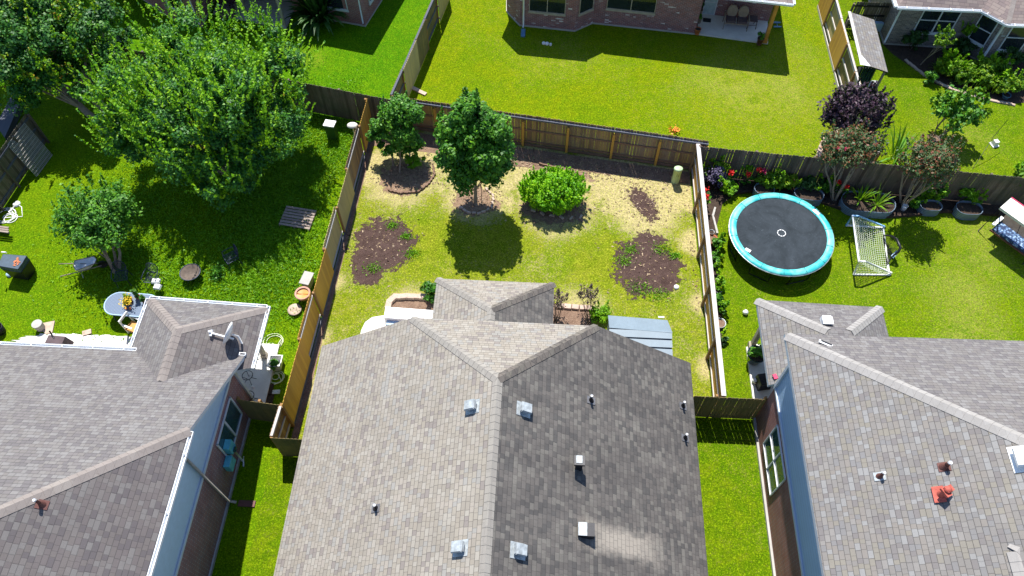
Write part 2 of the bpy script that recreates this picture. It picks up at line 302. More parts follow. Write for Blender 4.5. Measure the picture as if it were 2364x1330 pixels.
# ------------------------------------------------------------------ mesh builder
ORG = {}
def rootof(o):
    while o.parent: o = o.parent
    return o
class MB:
    def __init__(s): s.v = []; s.f = []; s.mi = []; s.sm = []; s.cur = 0
    def add(s, vs, fs, smooth=False):
        b = len(s.v); s.v += [tuple(x) for x in vs]
        for f in fs: s.f.append([b+i for i in f]); s.mi.append(s.cur); s.sm.append(smooth)
        return s
    def mat(s, i): s.cur = i; return s
    def poly(s, pts): return s.add(pts, [list(range(len(pts)))])
    def box(s, c, d, rz=0, rx=0, ry=0, taper=1.):
        M = Matrix.Translation(c) @ Matrix.Rotation(rz, 4, 'Z') @ Matrix.Rotation(ry, 4, 'Y') @ Matrix.Rotation(rx, 4, 'X')
        vs = []
        for z in (-1, 1):
            t = taper if z > 0 else 1
            for x, y in ((-1, -1), (1, -1), (1, 1), (-1, 1)): vs.append(M @ Vector((x*d[0]/2*t, y*d[1]/2*t, z*d[2]/2)))
        return s.add(vs, [(0, 3, 2, 1), (4, 5, 6, 7), (0, 1, 5, 4), (1, 2, 6, 5), (2, 3, 7, 6), (3, 0, 4, 7)])
    def beam(s, p, q, w, h, up=(0, 0, 1)):
        p, q = Vector(p), Vector(q); d = (q-p).normalized(); u = Vector(up)
        if abs(d.dot(u)) > .98: u = Vector((1, 0, 0))
        r = d.cross(u).normalized(); u = r.cross(d)
        vs = [a + r*x*w/2 + u*y*h/2 for a in (p, q) for x, y in ((-1, -1), (1, -1), (1, 1), (-1, 1))]
        return s.add(vs, [(0, 3, 2, 1), (4, 5, 6, 7), (0, 1, 5, 4), (1, 2, 6, 5), (2, 3, 7, 6), (3, 0, 4, 7)][:] )
    def tube(s, pts, r, n=8, close=False, caps=True):
        pts = [Vector(p) for p in pts]; m = len(pts); rr = r if isinstance(r, (list, tuple)) else [r]*m; vs = []; fs = []
        for i, p in enumerate(pts):
            a = pts[(i-1) % m] if (close or i > 0) else p; b = pts[(i+1) % m] if (close or i < m-1) else p
            d = (b-a).normalized(); u = Vector((0, 0, 1)) if abs(d.z) < .95 else Vector((1, 0, 0)); x = d.cross(u).normalized(); y = d.cross(x)
            for k_ in range(n): t = 2*pi*k_/n; vs.append(p + (x*cos(t)+y*sin(t))*rr[i])
        for i in range(m if close else m-1):
            j = (i+1) % m
            for k_ in range(n): k2 = (k_+1) % n; fs.append((i*n+k_, i*n+k2, j*n+k2, j*n+k_))
        if caps and not close: fs += [tuple(range(n))[::1], tuple((m-1)*n+k_ for k_ in range(n))[::-1]]
        return s.add(vs, fs, True)
    def lathe(s, c, prof, n=20, sx=1., sy=1., rz=0, smooth=True, M=None):
        c = Vector(c); vs = []; fs = []; m = len(prof)
        for (r, z) in prof:
            for k_ in range(n):
                t = 2*pi*k_/n; x, y = r*cos(t)*sx, r*sin(t)*sy
                q = Vector((x*cos(rz)-y*sin(rz), x*sin(rz)+y*cos(rz), z))
                vs.append(c + (M @ q if M else q))
        for i in range(m-1):
            for k_ in range(n): k2 = (k_+1) % n; fs.append((i*n+k_, i*n+k2, (i+1)*n+k2, (i+1)*n+k_))
        return s.add(vs, fs, smooth)
    def prism(s, pts, z0, z1):
        n = len(pts); area = sum(pts[i][0]*pts[(i+1) % n][1]-pts[(i+1) % n][0]*pts[i][1] for i in range(n))
        if area < 0: pts = pts[::-1]
        vs = [(x, y, z0) for x, y in pts]+[(x, y, z1) for x, y in pts]
        return s.add(vs, [tuple(range(n))[::-1], tuple(range(n, 2*n))]+[(i, (i+1) % n, n+(i+1) % n, n+i) for i in range(n)])
    def build(s, name, mats, parent=None, base=None):
        if not isinstance(mats, (list, tuple)): mats = [mats]
        if parent is not None: o0 = ORG[rootof(parent).name]
        else: o0 = Vector(base) if base is not None else Vector((0, 0, 0))
        me = bpy.data.meshes.new(name); V = np.array(s.v, dtype=float).reshape(-1, 3)
        me.from_pydata((V - np.array(o0)).tolist(), [], s.f); me.update()
        for m in mats: me.materials.append(MT[m])
        me.polygons.foreach_set('material_index', s.mi); me.polygons.foreach_set('use_smooth', s.sm)
        uvl = me.uv_layers.new(name='UVMap'); uv = np.zeros((len(me.loops), 2)); 
        for p in me.polygons:
            n = p.normal
            if abs(n.z) > .999: t = (1., 0., 0.)
            else:
                h = hypot(n.x, n.y); t = (-n.y/h, n.x/h, 0.)
            b = (n.y*t[2]-n.z*t[1], n.z*t[0]-n.x*t[2], n.x*t[1]-n.y*t[0])
            for li in p.loop_indices:
                q = V[me.loops[li].vertex_index]
                uv[li] = (q[0]*t[0]+q[1]*t[1]+q[2]*t[2], q[0]*b[0]+q[1]*b[1]+q[2]*b[2])
        uvl.data.foreach_set('uv', uv.ravel())
        o = bpy.data.objects.new(name, me); col.objects.link(o)
        if parent is not None: o.parent = parent
        else: o.location = o0; ORG[o.name] = o0
        return o
def tag(o, label=None, cat=None, group=None, kind=None):
    if label: o['label'] = label
    if cat: o['category'] = cat
    if group: o['group'] = group
    if kind: o['kind'] = kind
    return o
def thing(name, label, cat, loc=(0, 0, 0), group=None):
    o = bpy.data.objects.new(name, None); o.empty_display_size = .3; col.objects.link(o); o.location = loc; ORG[o.name] = Vector(loc)
    return tag(o, label, cat, group)
def copy_tree(o, parent=None):
    c = o.copy(); col.objects.link(c); c.parent = parent
    for ch in [x for x in bpy.data.objects if x.parent == o]: copy_tree(ch, c)
    return c
def place(o, loc, rz=0, sc=1.):
    o.location = loc; o.rotation_euler = (0, 0, rz); o.scale = (sc, sc, sc); ORG[o.name] = Vector(loc); return o
def dup(o, loc, rz, label, group=None, sc=1.):
    c = copy_tree(o); place(c, loc, rz, sc); c['label'] = label
    if group: c['group'] = group
    return c
def struct(name, mb, mat): return tag(mb.build(name, mat), kind='structure')

def blob(cx, cy, rx, ry, jag=.12, n=260, rot=0, seed=0, oct_=((2, .8), (3, .6), (5, .6), (9, .5), (17, .5), (29, .45), (47, .4), (83, .35))):
    rn = random.Random(seed); ph = [(k_, a, rn.uniform(0, 6.28)) for k_, a in oct_]; out = []
    for i in range(n):
        t = 2*pi*i/n; r = 1+jag*sum(a*sin(k_*t+p_) for k_, a, p_ in ph); x, y = rx*r*cos(t), ry*r*sin(t)
        out.append((cx+x*cos(rot)-y*sin(rot), cy+x*sin(rot)+y*cos(rot)))
    return out
def flat(pts, z): return MB().add([(x, y, z) for x, y in (pts if sum(pts[i][0]*pts[(i+1) % len(pts)][1]-pts[(i+1) % len(pts)][0]*pts[i][1] for i in range(len(pts))) > 0 else pts[::-1])], [list(range(len(pts)))])

# ------------------------------------------------------------------ foliage
def leaf_mesh(name, P, N, size, mats, parent, elong=1.7, mi=None, jitter=.35, base=None):
    """one small folded diamond per leaf"""
    n = len(P); P = np.asarray(P, float); N = np.asarray(N, float)
    N = N/np.maximum(np.linalg.norm(N, axis=1, keepdims=True), 1e-6)
    A = RNG.normal(size=(n, 3)); A -= (A*N).sum(1, keepdims=True)*N; A /= np.maximum(np.linalg.norm(A, axis=1, keepdims=True), 1e-6)
    B = np.cross(N, A); s = (np.asarray(size)*RNG.uniform(1-jitter, 1+jitter, n))[:, None]
    L = A*s*elong*.5; W = B*s*.5
    V = np.stack([P-L, P+W-L*.15+N*s*.12, P+L, P-W-L*.15+N*s*.12], 1).reshape(-1, 3)
    root = rootof(parent) if parent is not None else None
    o0 = ORG[root.name] if root else Vector(base if base is not None else (0, 0, 0))
    V = V-np.array(o0)
    me = bpy.data.meshes.new(name); me.vertices.add(4*n); me.vertices.foreach_set('co', V.ravel())
    me.loops.add(4*n); me.loops.foreach_set('vertex_index', np.arange(4*n)); me.polygons.add(n)
    me.polygons.foreach_set('loop_start', np.arange(0, 4*n, 4)); me.polygons.foreach_set('loop_total', np.full(n, 4))
    for m in (mats if isinstance(mats, list) else [mats]): me.materials.append(MT[m])
    if mi is not None: me.polygons.foreach_set('material_index', np.asarray(mi, dtype=np.int32))
    me.update(); me.validate()
    o = bpy.data.objects.new(name, me); col.objects.link(o)
    if parent is not None: o.parent = parent
    else: o.location = o0; ORG[o.name] = Vector(o0)
    return o
def crown_points(c, rad, nclump, per, cr=.28, inner=.35, flat_bottom=-.6, seed=1, lump=.25, lobes=None):
    if lobes:
        tot = sum(r[0]*r[1]*r[2] for _, r in lobes); A_ = [crown_points(q, r, max(6, int(nclump*(r[0]*r[1]*r[2]/tot))), per, cr*min(1, 2.2/min(r)), inner, flat_bottom, seed+i, lump) for i, (q, r) in enumerate(lobes)]
        return np.concatenate([a[0] for a in A_]), np.concatenate([a[1] for a in A_]), sum([a[2] for a in A_], [])
    rg = np.random.default_rng(seed); c = np.array(c, float); rad = np.array(rad, float); cs = []
    ph = rg.uniform(0, 6.28, 6)
    while len(cs) < nclump:
        d = rg.normal(size=3); d /= np.linalg.norm(d)
        if d[2] < flat_bottom: continue
        az = math.atan2(d[1], d[0]); l = 1+lump*(.5*sin(3*az+ph[0]+2*d[2])+.35*sin(5*az+ph[1]-3*d[2])+.3*sin(2*az+ph[2]))
        r = l*(inner+(1-inner)*rg.uniform()**.45); cs.append((c+d*rad*r*(1-cr*.6), d))
    P = []; N = []
    rmin = min(rad)
    for q, d in cs:
        k_ = int(per*rg.uniform(.6, 1.4)); rr = rmin*cr*rg.uniform(.65, 1.35)
        v = rg.normal(size=(k_, 3)); v /= np.linalg.norm(v, axis=1, keepdims=True)
        rr_ = rr*(rg.uniform(size=(k_, 1))**.5); pts = q+v*rr_*np.array([1.15, 1.15, .8])
        P.append(pts); N.append(v*.8+np.array([0, 0, .8])+rg.normal(size=(k_, 3))*.45)
    return np.concatenate(P), np.concatenate(N), [x[0] for x in cs]
def trunk(parent, base, heads, r0, mat='bark', n=3, spread=.15, seed=3, name='trunk'):
    rn = random.Random(seed); base = Vector(base); mb = MB(); hs = [Vector(h) for h in heads]
    if not hs: return
    cen = sum(hs, Vector())/len(hs); stems = []
    for i in range(n):
        a = 2*pi*i/n+rn.uniform(-.4, .4); b = base+Vector((cos(a), sin(a), 0))*(spread if n > 1 else 0)
        e = cen+Vector((cos(a), sin(a), 0))*(cen.z-base.z)*(.22 if n > 1 else .0); e.z = base.z+(cen.z-base.z)*.72
        m1 = b.lerp(e, .35)+Vector((rn.uniform(-.06, .06), rn.uniform(-.06, .06), 0)); m2 = b.lerp(e, .7)+Vector((rn.uniform(-.08, .08), rn.uniform(-.08, .08), 0))
        mb.tube([b-Vector((0, 0, .05)), b+Vector((0, 0, .05)), m1, m2, e], [r0*1.35, r0*1.1, r0*.85, r0*.65, r0*.4], 8); stems.append((m1, m2, e))
    for h in hs:
        st = min(stems, key=lambda q: (q[2]-h).length); s0 = st[rn.choice((0, 1, 2))]
        if h.z < s0.z+.1: s0 = st[0]
        mid = s0.lerp(h, .5)+Vector((rn.uniform(-.1, .1), rn.uniform(-.1, .1), rn.uniform(-.12, .05)))
        mb.tube([s0, mid, h], [r0*.38, r0*.22, r0*.08], 5, caps=False)
    return mb.build(name, mat, parent)
def shoots(c, rad, n, L, leaf, seed=5, up=.75, zmin=-.1, per=24):
    """upright sprigs with leaves in rows"""
    rg = np.random.default_rng(seed); P = []; N = []
    for i in range(n):
        d = rg.normal(size=3); d /= np.linalg.norm(d)
        if d[2] < zmin: d[2] = abs(d[2])
        p0 = np.array(c)+d*np.array(rad)*rg.uniform(.8, .98); dr = d*(1-up)+np.array([rg.normal()*.15, rg.normal()*.15, up]); dr /= np.linalg.norm(dr)
        l = L*rg.uniform(.6, 1.3); t = np.linspace(0, 1, per)[:, None]; bend = rg.normal(size=3)*.12*l
        q = p0+dr*l*t+bend*t*t+rg.normal(size=(per, 3))*leaf*.55*(1.15-t)
        P.append(q); N.append(rg.normal(size=(per, 3))+np.array([0, 0, .7]))
    return np.concatenate(P), np.concatenate(N)
def tree(name, label, cat, base, c, rad, nclump, per, leaf, mat, r0, ntr=1, cr=.28, tips=0, tipL=.8, tipmat='lf_tip', bark='bark', seed=1, inner=.35, fb=-.6, lump=.25, group=None, spread=.15, limbs=18, elong=1.7, flowers=None, upn=.75, lobes=None):
    root = thing(name, label, cat, tuple(base), group); P, N, cs = crown_points(c, rad, nclump, per, cr, inner, fb, seed, lump, lobes)
    if lobes: random.Random(seed).shuffle(cs)
    mi = np.zeros(len(P), int); mats = [mat]
    if tips:
        P2, N2 = shoots(c, rad, tips, tipL, leaf, seed+50, upn) if not lobes else [np.concatenate(a) for a in zip(*[shoots(q, r, int(tips*r[0]*r[1]/sum(x[1][0]*x[1][1] for x in lobes)), tipL, leaf, seed+50+i, upn) for i, (q, r) in enumerate(lobes)])]; mats.append(tipmat); P = np.concatenate([P, P2]); N = np.concatenate([N, N2]); mi = np.concatenate([mi, (RNG.uniform(size=len(P2)) < .8).astype(int)])
    sz = np.full(len(P), leaf); leaf_mesh('crown', P, N, sz, mats, root, elong, mi)
    if r0 > 0: trunk(root, base, cs[:limbs], r0, bark, ntr, spread, seed)
    if flowers:
        fm, cnt, fs = flowers; idx = RNG.choice(len(P), cnt); Q = P[idx]+np.array([0, 0, fs*.5])
        Q = np.repeat(Q, 10, axis=0)+RNG.normal(size=(cnt*10, 3))*fs*.4; leaf_mesh('blossom', Q, RNG.normal(size=Q.shape)+[0, 0, 1], np.full(len(Q), fs*.6), fm, root, 1.1)
    return root
def blades(c, n, L, w, mats, parent, name='foliage', spread=.2, droop=.7, seed=1, up=1.0, base=None):
    """strap leaves arching out of a clump"""
    rn = random.Random(seed); mb = MB()
    for i in range(n):
        a = rn.uniform(0, 2*pi); r = rn.uniform(0, spread); b = Vector(c)+Vector((cos(a)*r, sin(a)*r, 0)); l = L*rn.uniform(.6, 1.15); out = rn.uniform(.25, 1.); hh = up*(1.2-out*.7)
        pts = []
        for j in range(5):
            t = j/4; pts.append(b+Vector((cos(a), sin(a), 0))*l*out*t+Vector((0, 0, l*(hh*t*1.6-droop*out*t*t*1.5))))
        s = Vector((-sin(a), cos(a), 0)); vs = []
        for j, q in enumerate(pts): ww = w*(.6, 1., .9, .6, .08)[j]/2; q = Vector((q.x, q.y, max(q.z, .02))); vs += [q-s*ww, q+s*ww]
        mb.mat(rn.randrange(len(mats)) if isinstance(mats, list) else 0).add(vs, [(2*j, 2*j+1, 2*j+3, 2*j+2) for j in range(4)])
    return mb.build(name, mats, parent, base)
def shrub(name, label, cat, c, rad, n, leaf, mat, seed=1, per=60, tips=0, group=None, elong=1.7, flowers=None, stem=.02, cr=.32, inner=.3):
    c = Vector(c); base = (c.x, c.y, 0)
    return tree(name, label, cat, base, (c.x, c.y, c.z), rad, n, per, leaf, mat, stem, 3, cr, tips, .35, seed=seed, bark='barkd', inner=inner, fb=-.9, group=group, spread=.08, limbs=8, elong=elong, flowers=flowers)

# ================================================================== GROUND
def sheet(name, pts, z, mat): return struct(name, flat(pts, z), mat)
struct('ground', flat([(-90, -40), (90, -40), (90, 110), (-90, 110)], 0), 'lawn_w')
sheet('lawn', [(-8.85, 9.6), (-7, 9.6), (-7, 11), (5.4, 11.9), (7.0, 11.9), (7.0, 24.2), (0, 25.3), (-8.05, 26.4), (-8.75, 10.8)], .004, 'lawn_c')
sheet('lawn', [(-7.0, 26.3), (7.1, 24.2), (14.95, 23.35), (14.95, 60), (-1.5, 60)], .004, 'lawn_n')
sheet('lawn', [(-30, 28.3), (-7.0, 26.3), (-1.5, 60), (-30, 60)], .004, 'lawn_nw')
sheet('lawn', [(-9.3, -8), (-6.8, -8), (-6.8, 9.6), (-9.3, 9.6)], .004, 'lawn_e')
sheet('lawn', [(5.2, -8), (7.0, -8), (7.0, 11.95), (5.2, 11.95)], .004, 'lawn_e')
sheet('lawn', [(7.0, -8), (40, -8), (40, 22.2), (20.9, 23.04), (7.0, 24.2)], .004, 'lawn_e')
sheet('lawn', [(14.95, 23.35), (40, 22.2), (40, 60), (14.95, 60)], .006, 'lawn_e')
SOIL = ((.055, .033, .028), (.105, .066, .056), (.20, .14, .11)); MUL = ((.20, .125, .085), (.34, .23, .15), (.50, .37, .25))
for i, (px, py, rx_, ry_, rot_, nm, cl, z_) in enumerate([(882, 568, 1.5, 1.75, -.3, 'soil_patch', SOIL, .012), (850, 632, .7, .8, 0, 'soil_patch', SOIL, .014), (1492, 612, 1.5, 1.7, 0, 'soil_patch', SOIL, .012), (1486, 470, .5, 1.1, .5, 'soil_patch', SOIL, .012),
        (935, 408, 1.25, 1.05, 0, 'mulch_bed', MUL, .010), (1098, 462, 1.1, .9, 0, 'mulch_bed', MUL, .010), (1283, 485, 1.5, .95, 0, 'mulch_bed', MUL, .010), (1290, 395, 1.6, .5, -.2, 'mulch_bed', MUL, .008)]):
    c = at(px, py); MT[f'sp{i}'] = soil_mat('bare_soil', *cl, patch=(c.x, c.y, rx_, ry_, rot_)); q_ = max(rx_, ry_)*1.5; sheet(nm, blob(c.x, c.y, q_, q_, .0, n=24), z_, f'sp{i}')
sheet('mulch_bed', [a2(1190, 372), a2(1250, 375), a2(1330, 392), a2(1350, 408), a2(1325, 412), a2(1230, 388), a2(1180, 384)], .011, 'mulch')
sheet('soil_strip', [(-7.0, 26.1), (7.0, 24.1), (7.0, 23.35), (-8.0, 25.0), (-8.0, 26.2)], .009, 'mulch')
sheet('soil_strip', [(-8.75, 10), (-8.50, 10), (-8.3, 16), (-7.9, 25), (-8.1, 26)], .0095, 'mulch')
# planting beds in the east yards
sheet('planting_bed', [(7.05, 24.0), (20.8, 22.95), (26, 22.6), (26, 21.0), a2(2364, 505), a2(2260, 492), a2(2180, 488), a2(2100, 497), a2(2010, 500), a2(1960, 492), a2(1900, 468), a2(1830, 452), a2(1760, 440), a2(1700, 448), a2(1668, 470), a2(1655, 520), a2(1662, 640), a2(1668, 760), (7.3, 13.4), (7.05, 13.4)], .014, 'bedsoil')
sheet('planting_bed', [a2(2030, 95), a2(2060, 125), a2(2110, 160), a2(2160, 195), a2(2240, 225), a2(2330, 240), a2(2400, 235), (28, 33), (18, 33.6)], .014, 'bedsoil')
sheet('planting_bed', [a2(1900, 362), a2(1893, 340), a2(1903, 318), a2(1925, 306), a2(1960, 305), a2(1990, 325), a2(2010, 372)], .014, 'bedsoil')
sheet('planting_bed', [a2(905, 714), a2(893, 700), a2(905, 684), a2(985, 684), a2(1005, 700), a2(1005, 716)], .012, 'mulch')
sheet('planting_bed', [a2(1272, 700), a2(1360, 705), a2(1372, 716), a2(1365, 752), a2(1262, 752)], .012, 'mulch')

def edging(name, label, pts, n, d, mat='stone', cat='edging', group=None, z=0, seed=2, jit=.12):
    """one low border of loose blocks set along a line"""
    rn = random.Random(seed); P = [Vector((*p, 0)) for p in pts]; L = [0]
    for a, b in zip(P, P[1:]): L.append(L[-1]+(b-a).length)
    mb = MB()
    for i in range(n):
        s_ = L[-1]*(i+.5)/n; j = max(k_ for k_ in range(len(L)-1) if L[k_] <= s_); t = (s_-L[j])/(L[j+1]-L[j]); p = P[j].lerp(P[j+1], t); dr = P[j+1]-P[j]
        mb.box((p.x, p.y, z+d[2]/2), (d[0]*rn.uniform(.9, 1.05), d[1]*rn.uniform(.9, 1.1), d[2]*rn.uniform(.85, 1.1)), atan2(dr.y, dr.x)+rn.uniform(-jit, jit), taper=.93)
    o = mb.build(name, mat, base=(P[0].x, P[0].y, 0)); return tag(o, label, cat, group)

edging('brick_border', 'half ring of sunken brown bricks round the multi-stemmed tree bed', [a2(897, 440), a2(925, 447), a2(965, 444), a2(990, 425), a2(1003, 405), a2(1000, 385)], 17, (.20, .09, .10), 'mulch', 'border', 'brick rings round the tree beds', jit=.35)
edging('brick_border', 'broken brick ring on the mulch under the pear-shaped tree', [a2(1060, 478), a2(1080, 492), a2(1110, 494), a2(1135, 480), a2(1140, 455), a2(1120, 435)], 13, (.20, .09, .09), 'stone_t', 'border', 'brick rings round the tree beds', seed=5, jit=.5)
edging('brick_border', 'line of tilted brown bricks in the bare soil behind the lime bush', [a2(1245, 380), a2(1285, 390), a2(1310, 402), a2(1345, 408)], 11, (.24, .07, .12), 'mulch', 'border', seed=6, jit=.3)
edging('brick_border', 'few scattered bricks at the foot of the lime bush', [a2(1222, 482), a2(1240, 492), a2(1310, 506), a2(1352, 500)], 6, (.24, .10, .08), 'stone_t', 'border', seed=8, jit=.9)
edging('paver_border', 'curved row of pale pink blocks by the white patio bench wall', [a2(897, 712), a2(899, 700), a2(912, 688), a2(940, 687), a2(985, 688)], 7, (.36, .24, .16), 'stone', 'border', jit=.1)
edging('paver_border', 'straight row of pink pavers behind the dark bed with dry shrubs', [a2(1284, 708), a2(1372, 714)], 5, (.30, .22, .12), 'stone', 'border')
edging('paver_border', 'curved row of pink stones round the purple tree bed', [a2(1888, 364), a2(1894, 340), a2(1904, 322), a2(1920, 310), a2(1936, 306)], 9, (.33, .2, .12), 'stone', 'border')
edging('landscape_edging', 'long curved dark kerb between raised-bed border and east lawn', [a2(1690, 449), a2(1760, 441), a2(1840, 452), a2(1900, 470), a2(1965, 492), a2(2030, 503), a2(2100, 499), a2(2180, 490), a2(2290, 497), a2(2400, 510)], 90, (.26, .10, .13), 'bedsoil', 'edging', jit=.03)
edging('landscape_edging', 'low concrete kerb between corner bed and trampoline lawn', [a2(1655, 540), a2(1645, 500), a2(1650, 482)], 12, (.16, .09, .10), 'concrete', 'edging', jit=.05)
edging('landscape_edging', 'pinkish edging in front of the top right garden bed', [a2(2090, 140), a2(2140, 180), a2(2200, 208), a2(2260, 228), a2(2340, 243)], 22, (.36, .14, .07), 'stone_t', 'edging', jit=.2)

def slab(name, pts, z1, mat='concrete'):
    return struct(name, MB().prism(pts, 0, z1), mat)
x0, y0 = a2(815, 772); x1, y1 = a2(1000, 735)
slab('patio', [(-6.85, 12.3), (-6.85, 14.9), (-6.75, 15.3), (-6.5, 15.55), (-6.1, 15.65), (-3.0, 15.7), (-3.0, 15.7), (.6, 15.7), (.6, 12.3)], .10, 'concrete_w')
slab('patio', [(8.55, 12.2), (8.55, 14.95), (9.0, 15.1), (12.7, 15.1), (12.7, 12.0)], .10, 'concrete_w')
slab('patio', [(-14.6, 11.4), (-10.55, 11.2), (-10.0, 11.2), (-10.0, 14.1), (-14.3, 14.2), (-14.6, 13.6)], .10, 'concrete_w')
struct('stone_path', flat(blob(*a2(225, 800), 3.3, .55, .05, seed=4), .03), 'concrete_w')
slab('patio', [a2(1603, 80), a2(1772, 103), (11.95, 34.97), (8.4, 35.4)], .10, 'concrete_w')
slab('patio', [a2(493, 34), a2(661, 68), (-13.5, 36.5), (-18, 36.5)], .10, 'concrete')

# ================================================================== HOUSES
def outline_edges(polys):
    cnt = {}
    for p in polys:
        for a, b in zip(p, p[1:]+p[:1]):
            ka, kb = tuple(round(x, 3) for x in a), tuple(round(x, 3) for x in b)
            cnt[(ka, kb)] = cnt.get((ka, kb), 0)+1
    return [e for e in cnt if (e[1], e[0]) not in cnt]
def ccw(p):
    a = sum(p[i][0]*p[(i+1) % len(p)][1]-p[(i+1) % len(p)][0]*p[i][1] for i in range(len(p))); return p if a > 0 else p[::-1]
def roof(parent, polys, mats, fascia='fascb', t=.16, name='roof', fh=None):
    """real roof decks: shingle planes on top, soffit below, fascia round the rim"""
    polys = [ccw([tuple(q) for q in p]) for p in polys]; mb = MB(); ml = list(dict.fromkeys(mats))
    for p, m in zip(polys, mats): mb.mat(ml.index(m)).poly(p)
    ro = mb.build(name, ml, parent); lo = MB()
    for p in polys: lo.poly([(x, y, z-t) for x, y, z in p][::-1])
    for a, b in outline_edges(polys): lo.poly([(*a[:2], a[2]-t), (*b[:2], b[2]-t), (*b[:2], b[2]-.002), (*a[:2], a[2]-.002)])
    lo.build('fascia', fascia, parent); return ro
def cap(parent, p, q, n1, n2, mat, w=.16, lift=.012, seg=.22, name='ridge_cap'):
    """bent cap shingles along a ridge or hip"""
    p, q = Vector(p), Vector(q); d = q-p; L = d.length; d.normalize(); n = max(2, int(L/seg)); mb = MB(); n1, n2 = Vector(n1).normalized(), Vector(n2).normalized()
    a = n1.cross(d).normalized(); b = n2.cross(d).normalized()
    m = (n1+n2).normalized()
    if a.dot(n2) > 0: a = -a
    if b.dot(n1) > 0: b = -b
    for i in range(n):
        s0 = p+d*L*i/n; s1 = p+d*L*(i+1.04)/n; h0, h1 = lift+.010, lift
        A0, C0, B0 = s0+a*w+n1*h0, s0+m*(h0+.02), s0+b*w+n2*h0; A1, C1, B1 = s1+a*w+n1*h1, s1+m*(h1+.02), s1+b*w+n2*h1
        mb.add([A0, C0, B0, A1, C1, B1, A0-n1*h0, C0-m*h0, B0-n2*h0, A1-n1*h1, B1-n2*h1], [(0, 1, 4, 3), (1, 2, 5, 4), (0, 6, 7, 1), (1, 7, 8, 2), (6, 0, 3, 9), (2, 8, 10, 5)])
    return mb.build(name, mat, parent)
def walls(parent, foot, z0, z1, mat, name='wall', skip=(), slabz=None):
    mb = MB(); foot = foot if sum(foot[i][0]*foot[(i+1) % len(foot)][1]-foot[(i+1) % len(foot)][0]*foot[i][1] for i in range(len(foot))) > 0 else foot[::-1]
    for i in range(len(foot)):
        if i in skip: continue
        a, b = foot[i], foot[(i+1) % len(foot)]; mb.poly([(*a, z0), (*b, z0), (*b, z1), (*a, z1)])
    return mb.build(name, mat, parent)
def footing(parent, foot, z=.14, out=.03):
    c = (sum(p[0] for p in foot)/len(foot), sum(p[1] for p in foot)/len(foot))
    f = [(c[0]+(x-c[0])*(1+out/4), c[1]+(y-c[1])*(1+out/4)) for x, y in foot]
    return MB().prism(f, 0, z).build('footing', 'concrete', parent)
def window(parent, p, q, z0, z1, mull=(.5,), rail=None, glass='glass', fw=.05, sill=True, frame='frame', depth=.05):
    """set in a wall running p -> q (outside on the right hand of p->q)"""
    p, q = Vector((*p, 0)), Vector((*q, 0)); d = (q-p).normalized(); n = Vector((d.y, -d.x, 0)); L = (q-p).length; mb = MB(); up = n
    def bar(a, b, ww): mb.beam(a, b, ww, depth, n)
    Z = lambda v, z: Vector((v.x, v.y, z))+n*.03
    bar(Z(p, z0), Z(q, z0), fw); bar(Z(p, z1), Z(q, z1), fw); bar(Z(p, z0-fw/2), Z(p, z1+fw/2), fw*1.01); bar(Z(q, z0-fw/2), Z(q, z1+fw/2), fw*1.01)
    for m in mull: v = p.lerp(q, m); bar(Z(v, z0), Z(v, z1), fw*1.3)
    if rail: zz = z0+(z1-z0)*rail; bar(Z(p, zz), Z(q, zz), fw*.8)
    if sill: mb.beam(Z(p, z0-.07)-d*.05, Z(q, z0-.07)+d*.05, .10, .09, n)
    wo = mb.build('window', frame, parent)
    g = MB().poly([Z(p, z0)-n*.015, Z(q, z0)-n*.015, Z(q, z1)-n*.015, Z(p, z1)-n*.015]); g.build('pane', glass, wo); return wo
def gutter(parent, p, q, w=.10, h=.10, br=1.1, mat='gutter', out=(0, 0, 0)):
    p, q = Vector(p)+Vector(out), Vector(q)+Vector(out); d = (q-p).normalized(); r = d.cross(Vector((0, 0, 1))); mb = MB(); L = (q-p).length
    mb.beam(p-Vector((0, 0, h/2)), q-Vector((0, 0, h/2)), w, .012); mb.beam(p+r*w/2, q+r*w/2, .022, h); mb.beam(p-r*w/2, q-r*w/2, .018, h)
    mb.beam(p-r*w/2, p+r*w/2, .018, h*.96); mb.beam(q-r*w/2, q+r*w/2, .018, h*.96)
    n = max(1, int(L/br))
    for i in range(n+1): s_ = p+d*(L*(i+.4)/(n+.8)); mb.beam(s_-r*w*.6+Vector((0, 0, h/2)), s_+r*w*.6+Vector((0, 0, h/2)), .035, .03)
    return mb.build('gutter', mat, parent)
def box_vent(parent, c, n, mat='vent', s=.31, lean=1):
    n = Vector(n).normalized(); Q = Vector((0, 0, 1)).rotation_difference(n).to_matrix().to_4x4(); M = Matrix.Translation(c) @ Q; mb = MB()
    def bx(c_, d, tp=1):
        m2 = MB().box(c_, d, taper=tp); mb.add([M @ Vector(v) for v in m2.v], m2.f)
    bx((0, 0, .012), (s*1.5, s*1.35, .02)); bx((0, 0, .10), (s*.72, s*.72, .18)); bx((0, 0, .20), (s*1.1, s*1.0, .06), .86); bx((lean*s*.56, 0, .15), (.02, s*.8, .10))
    return mb.build('roof_vent', mat, parent)
